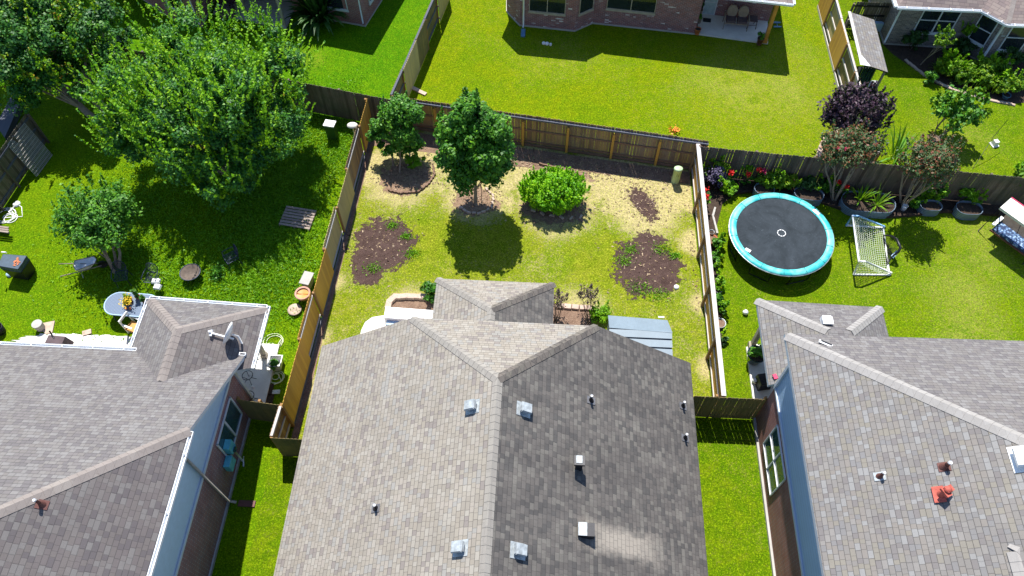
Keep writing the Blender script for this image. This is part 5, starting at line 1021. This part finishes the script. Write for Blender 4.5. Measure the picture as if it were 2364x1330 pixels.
a, b = sp_(.02, .15, .62), sp_(.02, -.5, .66); MB().beam(a, b, .14, .05).build('armrest', 'white', s); MB().tube([sp_(.05, .1, .45), (p0+p1)/2-Vector((0, 0, .15))], .012, 5).tube([sp_(.9, -.4, .5), (p0+p1)/2+ax*.9-Vector((0, 0, .1))], .012, 5).build('hanger', 'black', s)

# ================================================================== PEDESTALS, BOXES, SHED
c = at(1558, 420, 0); h_ = .95; mb = MB(); mb.lathe((c.x, c.y, 0), [(.17, 0), (.17, h_-.12), (.185, h_-.12), (.185, h_-.03), (.15, h_), (.001, h_)], 20, 1.1, .9); mb.mat(1)
for dx in (-.03, .05): mb.box((c.x+dx, c.y-.165, h_*.62), (.02, .012, .05))
tag(mb.build('telecom_pedestal', ['green_box', 'black'], base=tuple(c)), 'pale green utility pedestal near the back right corner of the centre yard', 'pedestal')
c = at(770, 318, 0); tag(MB().box((c.x, c.y, .45), (.46, .34, .9), -.15, taper=.98).mat(1).box((c.x, c.y, .93), (.52, .40, .07), -.15).build('utility_box', ['lf_dark', 'white'], base=tuple(c)), 'green utility box with white lid by the back corner of the left yard', 'box')
c = at(812, 283, 1.5); mb = MB(); mb.lathe((c.x, c.y, 1.3), [(.21, 0), (.20, .05), (.13, .10), (.001, .12)], 20, 1.2, .9); mb.tube([(c.x, c.y, 0), (c.x, c.y, 1.3)], .04, 8); tag(mb.build('bird_bath', 'concrete_w', base=(c.x, c.y, 0)), 'pale round basin on a stem touching the golden fence', 'basin')
# resin shed, leaning its panels towards the lawn
A_, B_ = at(1402, 724, 1.9), at(1538, 736, 1.9); D1, D2 = at(1406, 760, 2.35), at(1550, 769, 2.35)
xa, xb, yf, ym = .0, 0, 0, 0
sx0, sx1 = at(1404, 724, 1.85).x, at(1546, 740, 1.85).x; sy1 = at(1470, 730, 1.85).y; sy0 = 12.66; sm = 13.75
sh_ = thing('storage_shed', 'blue-grey resin garden shed tucked against the centre house', 'shed', ((sx0+sx1)/2, (sy0+sy1)/2, 0))
MB().prism([(sx0+.05, sy0), (sx1-.1, sy0), (sx1-.1, sy1-.1), (sx0+.05, sy1-.1)], 0, 1.8).build('shed_wall', 'shed', sh_)
mb = MB(); zj = 2.12; yj = at(1478, 764, zj).y
mb.add([(sx0, sy1, 1.82), (sx1-.08, sy1-.1, 1.82), (sx1+.02, yj-.02, zj), (sx0, yj+.08, zj), (sx0, sy1, 1.78), (sx1-.08, sy1-.1, 1.78), (sx1+.02, yj-.02, zj-.04), (sx0, yj+.08, zj-.04)], [(3, 2, 1, 0), (4, 5, 6, 7), (0, 1, 5, 4), (1, 2, 6, 5), (2, 3, 7, 6), (3, 0, 4, 7)]); mb.build('shed_roof', 'shed', sh_)
mb = MB(); ns = 5
for i in range(ns):
    t0, t1 = i/ns, (i+.86)/ns; f = lambda t, x: (x, (yj+.03)*(1-t)+sy0*t-(.0), zj-.02-(zj-1.78)*t)
    a, b, c_, d_ = f(t0, sx0), f(t0, sx1), f(t1, sx1), f(t1, sx0); up1 = Vector((0, 0, .045)); mb.add([Vector(a)+up1*.3, Vector(b)+up1*.3, Vector(c_)+up1, Vector(d_)+up1, a, b, c_, d_], [(3, 2, 1, 0), (4, 5, 6, 7), (0, 1, 5, 4), (1, 2, 6, 5), (2, 3, 7, 6), (3, 0, 4, 7)])
mb.build('roof_panels', 'shed', sh_); MB().poly([(sx0+.02, sy0, 1.76), (sx1-.02, sy0, 1.76), (sx1-.02, yj, zj-.045), (sx0+.02, yj, zj-.045)]).build('roof_deck', 'shedd', sh_)
c = at(1527, 733, 1.83); MB().box((c.x, c.y+.03, 1.80), (.22, .06, .04)).build('latch', 'white', sh_)
# white masonry bench wall at the patio edge and slatted vent below
c0, c1 = at(888, 722, .55), at(1000, 726, .55); tag(MB().prism([(c0.x, c0.y-.22), (c1.x+.3, c1.y-.32), (c1.x+.3, c1.y+.18), (c0.x, c0.y+.28)], 0, .55).build('bench_wall', 'white', base=(c0.x, c0.y, 0)), 'bright white low wall between the rounded patio and the pink blocks', 'wall')
c = at(903, 746, .12); tag(MB().box((c.x+.1, c.y-.05, .22), (.5, .3, .24)).build('storage_box', 'soffit', base=(c.x, c.y, 0)), 'pale blue-grey crate at the patio edge below the white wall', 'crate')

# ================================================================== LEFT YARD THINGS
c = at(688, 500, 0); pl_ = thing('wooden_pallet', 'old wooden pallet lying on the grass beside the golden fence', 'pallet', tuple(c))
q = [at(*p_, .13) for p_ in ((662, 474), (731, 485), (714, 531), (643, 519))]
mb = MB()
for i in range(7): t = (i+.5)/7; a, b = q[0].lerp(q[3], t), q[1].lerp(q[2], t); mb.beam(a, b, .105+.02*(i % 2), .022)
mb.build('deck_boards', 'pallet', pl_); mb = MB()
for t in (.03, .5, .97): a, b = q[0].lerp(q[1], t), q[3].lerp(q[2], t); mb.beam(a-Z*1.6, b-Z*1.6, .05, .09, (0, 0, 1))
mb.build('stringers', 'pallet', pl_)
def metal_chair(label, cushions=False):
    r = thing('patio_chair', label, 'chair', (0, 0, 0), 'black iron patio chairs of the left yard'); mb = MB()
    for i in range(9): x = -.24+.06*i; mb.tube([(x, -.24, .44), (x, .24, .44)], .008, 4); mb.tube([(-.24, x, .445), (.24, x, .445)], .008, 4)
    mb.tube([(-.25, -.25, .44), (.25, -.25, .44), (.25, .25, .44), (-.25, .25, .44)], .018, 6, close=True); mb.build('seat', 'iron', r)
    mb = MB(); ring = [(.25*cos(t), .27+.10*(1+sin(t))*.5, .72+.27*sin(t)) for t in [2*pi*i/20 for i in range(20)]]; mb.tube(ring, .018, 6, close=True)
    for i in range(-3, 4):
        x = i*.065; h = .25*sqrt(max(0, 1-(x/.25)**2)); mb.tube([(x, .32-h*.18, .72-h), (x, .32+h*.18, .72+h)], .007, 4); w_ = .25*sqrt(max(0, 1-(x/.27)**2)); mb.tube([(-w_, .32+x*.18, .72+x), (w_, .32+x*.18, .72+x)], .007, 4)
    mb.build('backrest', 'iron', r)
    for sx in (-1, 1):
        MB().tube([(sx*.26, .28, .68), (sx*.29, .1, .68), (sx*.29, -.2, .66), (sx*.27, -.22, .45)], .018, 6).build('armrest', 'iron', r)
        for sy in (-1, 1): MB().tube([(sx*.23, sy*.23, .44), (sx*.27, sy*.28, 0)], .016, 6).build('leg', 'iron', r)
    return r
c1 = metal_chair('black iron patio chair in tree shade, nearest the end of the grey oval table')
c2 = dup(c1, at(360, 655, .0), -.05, 'iron patio chair with two white cushions on its seat'); c3 = dup(c1, at(540, 608, 0), -.9, 'iron patio chair standing alone in the shade, right of the mesh fire pit')
place(c1, at(290, 650, 0), .25)
cu = thing('white_cushions', 'pair of white pads on the seat of the sunlit iron chair', 'cushion', tuple(at(359, 650, .46)))
c = at(359, 648, .55); mb = MB(); mb.box((c.x, c.y, .53), (.34, .22, .10), .1, taper=.8).box((c.x+.03, c.y+.03, .53), (.30, .05, .11)); mb.build('pad', 'white', cu); c = at(363, 662, .5); MB().box((c.x, c.y, .50), (.30, .24, .09), -.1, taper=.8).build('pad', 'white', cu)
c = at(441, 632, .3); fp = thing('fire_pit', 'round black mesh fire pit between the iron chairs', 'fire pit', (c.x, c.y, 0)); MB().lathe((c.x, c.y, 0), [(.12, .22), (.3, .25), (.40, .38), (.42, .42), (.40, .42), (.3, .28), (.001, .26)], 24).build('bowl', 'barkd', fp)
mb = MB().tube([(c.x+.42*cos(t), c.y+.42*sin(t), .42) for t in [2*pi*i/24 for i in range(24)]], .02, 6, close=True)
for i in range(3): a = i*2.1; mb.tube([(c.x+.2*cos(a), c.y+.2*sin(a), .24), (c.x+.3*cos(a), c.y+.3*sin(a), 0)], .02, 6)
mb.build('stand', 'iron', fp)
c = at(500, 630, .1); tag(leaf_mesh('fern', np.array([c.x, c.y, .15])+RNG.normal(size=(260, 3))*[.16, .18, .06], RNG.normal(size=(260, 3))+[0, 0, .8], np.full(260, .06), 'lf_mid', None, 2.2, base=(c.x, c.y, 0)), 'small bluish green plant right of the fire pit', 'plant')
# oval table
c = at(300, 702, .72); tb = thing('patio_table', 'grey slatted oval patio table partly in tree shade', 'table', (c.x, c.y, 0)); o_ = stadium(c.x+.05, c.y-.02, 2.15, 1.05, -.04, 14)
MB().prism(o_, .70, .73).build('tabletop', 'table', tb); MB().tube([(*p, .715) for p in o_], .028, 6, close=True).build('rim', 'soffit', tb)
for sx in (-.7, .7):
    for sy in (-.32, .32): MB().tube([(c.x+sx, c.y+sy, .7), (c.x+sx*1.1, c.y+sy*1.15, 0)], .025, 6).build('leg', 'iron', tb)
def potplant(px, py, z, r, lab, mat, flower=None, n_=7, ph=.18):
    rt = pot(px, py, r, r*1.3, 'terra', lab, plant=mat, n_=n_, z=z, seed=int(px), ph=ph, sz=.07)
    if flower:
        c = at(px, py, z+.35); Q_ = np.array([c.x, c.y, z+.38])+RNG.normal(size=(60, 3))*[.12, .10, .05]; leaf_mesh('blossom', Q_, RNG.normal(size=Q_.shape)+[0, 0, 1], np.full(60, .05), flower, rt, 1.1)
potplant(296, 690, .73, .14, 'yellow-flowering pot plant on the grey oval table', 'lf_yel', 'yell'); potplant(290, 699, .73, .10, 'smaller yellow pot plant in front of the larger one on the grey oval table', 'lf_yel', 'yell', 5)
potplant(317, 684, .73, .10, 'wispy grey-green plant on the grey oval table', 'lf_mid', None, 10, .4); potplant(333, 694, .73, .09, 'thin plant at the right end of the grey oval table, by the gutter', 'lf_mid', None, 8, .3)
for i, (px, py) in enumerate([(291, 712), (300, 712)]):
    c = at(px, py, .8); tag(MB().lathe((c.x, c.y, .73), [(.03, 0), (.048, .09), (.042, .09), (.03, .03), (.001, .03)], 14).mat(1).lathe((c.x, c.y, .73), [(.001, .06), (.042, .07)], 12).build('candle_cup', ['terra', 'orp' if i == 0 else 'brown'], base=(c.x, c.y, .73)), ('left', 'right')[i]+' of the two little orange cups on the oval table', 'cup', 'orange cups on the table')
c = at(305, 748, .5); ch = thing('wooden_chair', 'pale wooden chair half under the left porch gutter', 'chair', (c.x, c.y, 0)); ry = 1.25
def rot(x, y): return (c.x+x*cos(ry)-y*sin(ry), c.y+x*sin(ry)+y*cos(ry))
MB().box((c.x+.05, c.y-.1, .44), (.46, .46, .04), ry).build('seat', 'orange', ch); mb = MB()
for x, y, h in ((-.23, -.23, .42), (.23, -.23, .42), (-.23, .23, .95), (.23, .23, .95)): X = rot(x, y); MB().box((X[0], X[1], h/2), (.06, .06, h), ry).build('leg', 'white', ch)
mb.beam((*rot(-.23, .23), .9), (*rot(.23, .23), .9), .04, .12); mb.beam((*rot(-.23, -.23), .64), (*rot(-.23, .23), .64), .07, .03); mb.beam((*rot(.23, -.23), .64), (*rot(.23, .23), .64), .07, .03); mb.build('backrest', 'white', ch)
# wheelbarrow
c = at(198, 610, .5); wb = thing('wheelbarrow', 'white wheelbarrow with a blue-shaded tray beside the small tree', 'wheelbarrow', (c.x, c.y, 0)); dr = (at(222, 604, .3)-at(150, 626, .3)); dr.z = 0; dr.normalize(); sd_ = Vector((-dr.y, dr.x, 0)); o_ = Vector((c.x, c.y, 0))
P3 = lambda u, v, z: o_+dr*u+sd_*v+Vector((0, 0, z))
mb = MB(); rim_ = [P3(-.38, -.28, .6), P3(.38, -.20, .6), P3(.48, 0, .6), P3(.38, .20, .6), P3(-.38, .28, .6), P3(-.45, 0, .6)]; bot = [P3(-.2, -.18, .36), P3(.12, -.14, .36), P3(.18, 0, .36), P3(.12, .14, .36), P3(-.2, .18, .36), P3(-.24, 0, .36)]
mb.add(rim_+bot, [(i, (i+1) % 6, 6+(i+1) % 6, 6+i) for i in range(6)]+[tuple(range(6, 12))]); mb.build('tray', 'pvc', wb); MB().tube(rim_, .018, 6, close=True).build('rim', 'fab_t', wb)
for s_ in (-1, 1): MB().tube([P3(-1.0, s_*.34, .62), P3(-.3, s_*.22, .42), P3(.5, s_*.06, .2)], .024, 6).build('handle', 'pale_wood', wb); MB().tube([P3(-.25, s_*.22, .4), P3(-.35, s_*.24, 0)], .018, 6).build('leg', 'metal', wb)
MB().tube([P3(.55, -.04, .19), P3(.55, .04, .19)], .19, 18).build('wheel', 'rubber', wb)
# grill
q = [at(*p_, .95) for p_ in ((8, 588), (62, 592), (42, 622), (-4, 614))]; c = sum(q, Vector())/4
gl = thing('barbecue_grill', 'dark grey box-shaped barbecue cart with a dry leaf on its lid at the left edge', 'grill', (c.x, c.y, 0)); ctr = Vector((c.x, c.y, 0))
mb = MB(); tp_ = [Vector((v.x, v.y, .98)) for v in q]; lo = [Vector((v.x, v.y, .72)) for v in q]; bt = [ctr+(Vector((v.x, v.y, 0))-ctr)*.86+Vector((0, 0, .06)) for v in q]
mb.add(tp_+lo, [(3, 2, 1, 0), (0, 1, 5, 4), (1, 2, 6, 5), (2, 3, 7, 6), (3, 0, 4, 7)]); mb.build('lid', 'shedd', gl); MB().add(lo+bt, [(0, 1, 5, 4), (1, 2, 6, 5), (2, 3, 7, 6), (3, 0, 4, 7)]).build('body', 'black', gl)
mb = MB(); 
for i in range(4): mb.tube([tp_[i]+Vector((0, 0, -.02)), tp_[(i+1) % 4]+Vector((0, 0, -.02))], .022, 6); mb.tube([lo[i], lo[(i+1) % 4]], .02, 6)
mb.build('rim', 'iron', gl); MB().tube([tp_[0]+Vector((-.1, .1, 0)), tp_[0]+Vector((.12, .08, .03))], .035, 6).tube([tp_[3]+Vector((-.1, .05, 0)), tp_[3]+Vector((-.05, -.1, 0))], .035, 6).build('handle', 'white', gl)
c = at(38, 604, 1.0); tag(leaf_mesh('dry_leaf', np.array([c.x, c.y, 1.0])+RNG.normal(size=(14, 3))*[.08, .08, .004], RNG.normal(size=(14, 3))*.2+[0, 0, 1], np.full(14, .08), 'terra', None, 1.8, base=(c.x, c.y, .98)), 'curled brown leaf on top of the barbecue cart', 'leaf')
c = at(20, 632, .1); tag(MB().lathe((c.x, c.y, 0), [(.12, 0), (.12, .1), (.001, .12)], 14).build('garden_disc', 'soffit', base=(c.x, c.y, 0)), 'pale round disc on the grass below the barbecue cart', 'disc')
c = at(84, 747, .4); st = MB(); st.lathe((c.x, c.y, 0), [(.17, 0), (.19, .34), (.205, .35), (.20, .39), (.001, .40)], 20, smooth=False); tag(st.build('tree_stump', 'concrete', base=(c.x, c.y, 0)), 'round pale stump stool on the left lawn', 'stool')
tag(MB().prism([a2(98, 748), a2(128, 742), (a2(122, 770)[0], a2(122, 770)[1]), a2(108, 773), a2(94, 762)], 0, .06).build('flagstone', 'stone_t', base=(*a2(110, 757), 0)), 'tan flagstone beside the round pale stump', 'stone')
tag(MB().box((*a2(202, 769), .04), (.34, .22, .07), .4).build('paver', 'stone', base=(*a2(202, 769), 0)), 'single pale pink paver in the grass between stump and porch', 'stone')
c = at(135, 785, .35); mb = MB(); mb.box((c.x, c.y-.1, .3), (.85, .45, .5), -.05, taper=.8); mb.mat(1).tube([at(128, 786, .5), at(114, 764, .7)], .03, 6); tag(mb.build('covered_mower', ['fab_d', 'black'], base=(c.x, c.y, 0)), 'purple-grey covered box with a dark bar sticking out by the left house gutter', 'box')
tag(MB().lathe((*a2(2, 766), 0), [(.2, 0), (.25, .4), (.23, .4), (.2, .1), (.001, .1)], 18).build('plant_pot', 'black', base=(*a2(2, 766), 0)), 'black bucket at the left edge above the white gutter', 'bucket')
a = at(0, 528, .3); mb = MB()
for i in range(3): mb.beam(at(-12, 522+5*i, .4), at(20, 526+5*i, .4), .08, .03)
mb.beam(at(-10, 528, .2), at(16, 532, .2), .06, .4); tag(mb.build('small_bench', 'pallet', base=tuple(at(4, 530))), 'small weathered slatted bench at the left picture edge', 'bench')
# things by the west fence
c = at(711, 640, .5); tag(MB().box((c.x-.05, c.y-.05, .5), (.42, .62, .04), -.2).box((c.x-.05, c.y-.05, .24), (.3, .5, .46), -.2).build('side_table', 'concrete', base=(c.x, c.y, 0)), 'pale grey square table against the golden fence, above the orange bowl', 'table')
c = at(698, 676, .5); gk = thing('round_brazier', 'terracotta-rimmed orange bowl brazier by the golden fence', 'brazier', (c.x, c.y, 0)); MB().lathe((c.x, c.y, .2), [(.1, 0), (.26, .08), (.33, .28), (.30, .30), (.25, .27)], 22).build('bowl', 'pink_t', gk); MB().lathe((c.x, c.y, .2), [(.001, .18), (.26, .22)], 20).tube([(c.x-.25, c.y, .44), (c.x+.25, c.y, .44)], .012, 5).build('grate', 'orange', gk)
MB().tube([(c.x-.1, c.y-.1, .2), (c.x-.2, c.y-.2, 0)], .02, 6).tube([(c.x+.1, c.y-.1, .2), (c.x+.2, c.y-.2, 0)], .02, 6).tube([(c.x, c.y+.1, .2), (c.x, c.y+.25, 0)], .02, 6).build('stand', 'black', gk)
c = at(679, 713, .2); mb = MB(); mb.lathe((c.x, c.y, 0), [(.14, .0), (.27, .13), (.28, .15), (.12, .05), (.001, .04)], 24)
tag(mb.build('basket', 'stone_t', base=(c.x, c.y, 0)), 'shallow round basket filled with pale twigs by the golden fence', 'basket')
c = at(634, 832, .45); tp2 = thing('tub_planter', 'square white tub with a leafy plant by the left porch post', 'planter', (c.x, c.y, 0)); mb = MB(); s1, s2, hh = .19, .26, .42
ou = [(c.x+x*s1, c.y+y*s1, 0) for x, y in ((-1, -1), (1, -1), (1, 1), (-1, 1))]; ot = [(c.x+x*s2, c.y+y*s2, hh) for x, y in ((-1, -1), (1, -1), (1, 1), (-1, 1))]; it = [(c.x+x*(s2-.035), c.y+y*(s2-.035), hh) for x, y in ((-1, -1), (1, -1), (1, 1), (-1, 1))]; ib = [(c.x+x*s1*.9, c.y+y*s1*.9, .1) for x, y in ((-1, -1), (1, -1), (1, 1), (-1, 1))]
mb.add(ou+ot+it+ib, [(i, (i+1) % 4, 4+(i+1) % 4, 4+i) for i in range(4)]+[(4+i, 4+(i+1) % 4, 8+(i+1) % 4, 8+i) for i in range(4)]+[(8+i, 8+(i+1) % 4, 12+(i+1) % 4, 12+i) for i in range(4)]+[(12, 13, 14, 15)]); mb.build('tub', 'pvc', tp2)
P, N, _ = crown_points((c.x+.03, c.y-.12, .42), (.22, .26, .18), 10, 40, .4, .1, -.9, 8); leaf_mesh('foliage', P, N, np.full(len(P), .07), 'lf_mid', tp2, 2.)
def coil(label, pts_px, loops, r=.014, mat='hose', seed=0):
    rn = random.Random(seed); pts = []
    for (px, py, rad, turns) in loops:
        c = at(px, py)
        for i in range(int(turns*14)): t = 2*pi*i/14; rr = rad*(1+.18*sin(t*.37+seed)); pts.append((c.x+rr*cos(t)+.05*sin(t*.21), c.y+rr*.9*sin(t), .02+.012*(i//14)))
    pts += [tuple(at(*p, .02)) for p in pts_px]; return tag(MB().tube(pts, r, 6).build('garden_hose', mat, base=pts[0]), label, 'hose', 'garden hoses')
coil('tangled pale green hose above the white tub planter', [(640, 808), (625, 830), (600, 845)], [(630, 790, .36, 2.2), (622, 805, .22, 1.2)], .018, seed=1); coil('neatly coiled pale hose below the white tub planter', [], [(636, 872, .30, 3), (634, 870, .16, 2)], .018, seed=2)
coil('loop of pale hose on the left porch slab', [(606, 822)], [(593, 826, .18, 1.4)], .014, 'hosew', 3).location.z += .1
coil('white cable coils at the left picture edge', [(52, 500), (50, 478), (36, 470)], [(12, 498, .42, 2.4), (22, 505, .3, 1.6)], .02, 'pvc', 4)
c = at(36, 468, .12); tag(MB().lathe((c.x, c.y, 0), [(.16, 0), (.16, .06), (.08, .11), (.001, .12)], 18).tube([(c.x, c.y-.1, .05), (c.x-.15, c.y-.5, .04)], .03, 6).build('sprinkler', 'pvc', base=(c.x, c.y, 0)), 'white round sprinkler disc near the left picture edge', 'sprinkler')
for q_, lab in (((606, 900), 'dark paving slab in the shade beside the left porch slab'), ((606, 925), 'second dark paving slab nearest the left gate fence')):
    c = at(*q_); tag(MB().box((c.x+.1, c.y, .03), (.62, .5, .06), .03).build('paving_slab', 'brickdummy' if False else 'bedsoil', base=(c.x, c.y, 0)), lab, 'slab', 'dark paving slabs')
c = at(636, 905, .03); tag(MB().box((c.x, c.y, .025), (.34, .16, .05), .1).build('brick_piece', 'metal', base=(c.x, c.y, 0)), 'pale blue-grey block next to the dark paving slabs', 'block')
c = at(583, 893, .15); tag(MB().lathe((c.x, c.y, .1), [(.05, 0), (.05, .09), (.001, .1)], 12).build('can', 'white', base=(c.x, c.y, .1)), 'small white can on the shaded part of the left porch slab', 'can')
def iron_table(px, py, label):
    c = at(px, py, .5); mb = MB(); mb.tube([(c.x+.2*cos(t), c.y+.2*sin(t), .55) for t in [2*pi*i/14 for i in range(14)]], .014, 5, close=True)
    for i in range(4): a = i*pi/2+.4; mb.tube([(c.x+.2*cos(a), c.y+.2*sin(a), .55), (c.x+.08*cos(a), c.y+.08*sin(a), .3), (c.x+.22*cos(a), c.y+.22*sin(a), .1)], .012, 5)
    return tag(mb.build('plant_stand', 'black', base=(c.x, c.y, .1)), label, 'stand', 'iron plant stands on the left porch')
iron_table(572, 868, 'thin black iron stand on the left porch under the house corner'); iron_table(575, 915, 'thin black iron stand in the shade of the left porch slab')
# right porch things
c = at(1760, 885, .5); tag(MB().box((c.x+.1, c.y+.15, .35), (.5, .5, .5), .2, taper=.9).build('porch_chair', 'black', base=(c.x, c.y, .1)), 'black seat on the right porch, half under its roof', 'chair')
# north patio furniture
def loveseat():
    c = at(1700, 45, .5); r = thing('patio_loveseat', 'wicker loveseat with two rounded backs on the top middle patio', 'seat', (c.x, c.y, .1)); a = -.10
    X = lambda u, v, z: Vector((c.x+u*cos(a)-v*sin(a), c.y+u*sin(a)+v*cos(a), z))
    for s_ in (-1, 1):
        M = Matrix.Rotation(a, 3, 'Z') @ Matrix.Rotation(R(78), 3, 'X'); MB().lathe(X(s_*.29, .18, .86), [(.001, .03), (.20, .035), (.27, .02), (.28, -.02), (.2, -.03), (.001, -.03)], 20, 1., 1.25, M=M).build('backrest', 'fab_t', r)
        MB().box(X(s_*.29, -.08, .55), (.52, .5, .12), a, taper=.93).build('seat_cushion', 'fab_d', r)
    mb = MB()
    for s_ in (-1, 1): mb.tube([X(s_*.62, .25, .1), X(s_*.62, .22, .75), X(s_*.62, -.28, .72), X(s_*.62, -.38, .1)], .025, 6)
    mb.tube([X(-.6, -.34, .47), X(.6, -.34, .47)], .03, 6); mb.build('frame', 'fab_t', r)
loveseat()
c = at(1737, 46, .5); tag(MB().box((c.x, c.y, .58), (.5, .48, .05), -.1).tube([(c.x-.2, c.y-.2, .55), (c.x-.24, c.y-.24, .1)], .02, 6).tube([(c.x+.2, c.y-.2, .55), (c.x+.24, c.y-.24, .1)], .02, 6).tube([(c.x-.2, c.y+.2, .55), (c.x-.2, c.y+.2, .1)], .02, 6).tube([(c.x+.2, c.y+.2, .55), (c.x+.2, c.y+.2, .1)], .02, 6).tube([(c.x-.2, c.y-.2, .3), (c.x+.2, c.y-.2, .3)], .015, 5).build('side_table', 'fab_d', base=(c.x, c.y, .1)), 'small dark square side table beside the wicker loveseat', 'table')
c = at(1632, 47, .1); tag(MB().box((c.x, c.y, .115), (.42, .3, .02), -.1).build('door_mat', 'black', base=(c.x, c.y, .1)), 'black door mat on the top middle patio', 'mat')
pot(1616, 40, .13, .35, 'fab_t', 'tan pot with green leaves beside the patio door of the top middle house', plant='lf_mid', n_=8, z=.1, seed=5); pot(1618, 22, .12, .5, 'fab_t', 'taller dark-leaved plant behind the tan pot by the patio door', plant='lf_dark', n_=8, z=.1, seed=6, ph=.4)
pot(1612, 66, .16, .35, 'terra', 'dark red pot at the brick corner of the top middle patio', z=.1); pot(1757, 88, .17, .4, 'brown', 'dark red pot of green leaves behind the orange patio post', plant='lf_mid', n_=8, z=.1, seed=9, ph=.35)
c = at(1793, 52, .1); tag(MB().box((c.x, c.y, .1), (.4, .08, .05)).box((c.x, c.y-.35, .1), (.4, .08, .05)).tube([(c.x, c.y, .1), (c.x, c.y-.35, .1)], .02, 6).build('toy', 'blue', base=(c.x, c.y, 0)), 'small blue object on the shaded grass beside the top middle patio', 'toy')
# north-west patio seat
c = at(520, 18, .5); r = thing('wicker_armchair', 'dark armchair with purple cushions on the upper left patio', 'chair', (c.x, c.y, .1)); MB().box((c.x, c.y, .35), (.85, .8, .4), .3, taper=.9).build('frame', 'fab_d', r); MB().box((c.x, c.y+.35, .75), (.8, .18, .5), .3, rx=-.2).build('backrest', 'lf_purp', r); MB().box((c.x-.02, c.y-.05, .6), (.6, .55, .12), .3, taper=.9).build('cushion', 'fab_d', r)
# lean-to shelter by the striped fence
q = [at(*p_, 2.2) for p_ in ((1958, 33), (2022, 38), (2054, 159), (1986, 152))]; q = [Vector((v.x, v.y, z)) for v, z in zip(q, (2.35, 2.0, 2.0, 2.35))]
c = sum(q, Vector())/4; lt = thing('lean_to_shelter', 'shingled lean-to shelter with torn roof corner against the striped fence', 'shelter', (c.x, c.y, 0)); roof(lt, [q], ['shR'], 'black', t=.07, name='roof')
MB().poly([at(1983, 130, 2.42), at(1986, 149, 2.40), at(2010, 153, 2.30), at(2002, 143, 2.33), at(1990, 128, 2.41)]).build('torn_underlay', 'white', lt)
MB().beam(q[0]+Vector((0, 0, .01)), q[3]+Vector((0, 0, .01)), .14, .03).build('roof_edge', 'rail', lt)
for v in (q[0], q[1], q[2], q[3]): MB().box(((v.x-c.x)*.86+c.x, (v.y-c.y)*.93+c.y, 1.0), (.09, .09, 2.0)).build('post', 'pale_wood', lt)
mb = MB(); v0 = q[3]; 
for i in range(7): x = v0.x+.12+i*.13; mb.tube([(x, v0.y+.25, 0), (x, v0.y+.25, 1.9)], .065, 6)
mb.build('corrugated_side', 'glassb', lt)
c = at(1996, 196, .05); tag(MB().prism([a2(1982, 186), a2(2026, 188), a2(2024, 205), a2(1980, 203)], 0, .05).build('paving_slab', 'metal', base=tuple(c)), 'grey slab on the ground at the front of the lean-to shelter', 'slab')
gt = fence('black slatted side gate beside the top right brick house', (15.9, 34.6), (17.8, 34.6), [(1, 1, 'old')], 1.7, gap=.05, rail='black', seed=77, post='old')
c = at(2030, 64, .5); tag(MB().box((c.x, c.y+.3, .35), (.5, .2, .5)).build('storage_box', 'soffit', base=(c.x, c.y, 0)), 'pale grey box behind the lean-to shelter by the gate', 'box')
for i, (px, py) in enumerate([(950, 218), (968, 227)]): tag(MB().box((*a2(px+6, py-12), .04), (.5, .2, .07), -.5).build('brick_piece', 'stone', base=(*a2(px+6, py-12), 0)), ('pink paver at the foot of the mossy fence corner', 'second pink paver near the foot of the mossy fence corner')[i], 'stone', 'pink pavers')
c = at(1556, 300, .1); Q_ = np.array([c.x, c.y, .12])+RNG.normal(size=(60, 3))*[.16, .1, .04]; tag(leaf_mesh('lily_flowers', Q_, RNG.normal(size=Q_.shape)+[0, 0, 1], np.full(60, .07), 'orp', None, 1.3, base=(c.x, c.y, 0)), 'small cluster of orange flowers on the lawn behind the back fence', 'flowers')
c = at(2225, 210, .05); tag(MB().box((c.x-.6, c.y-.5, .03), (.24, .08, .02), .2).build('paper_scrap', 'white', base=(c.x, c.y, 0)), 'white scrap on the grass before the top right garden bed', 'scrap')
bpy.context.view_layer.update()
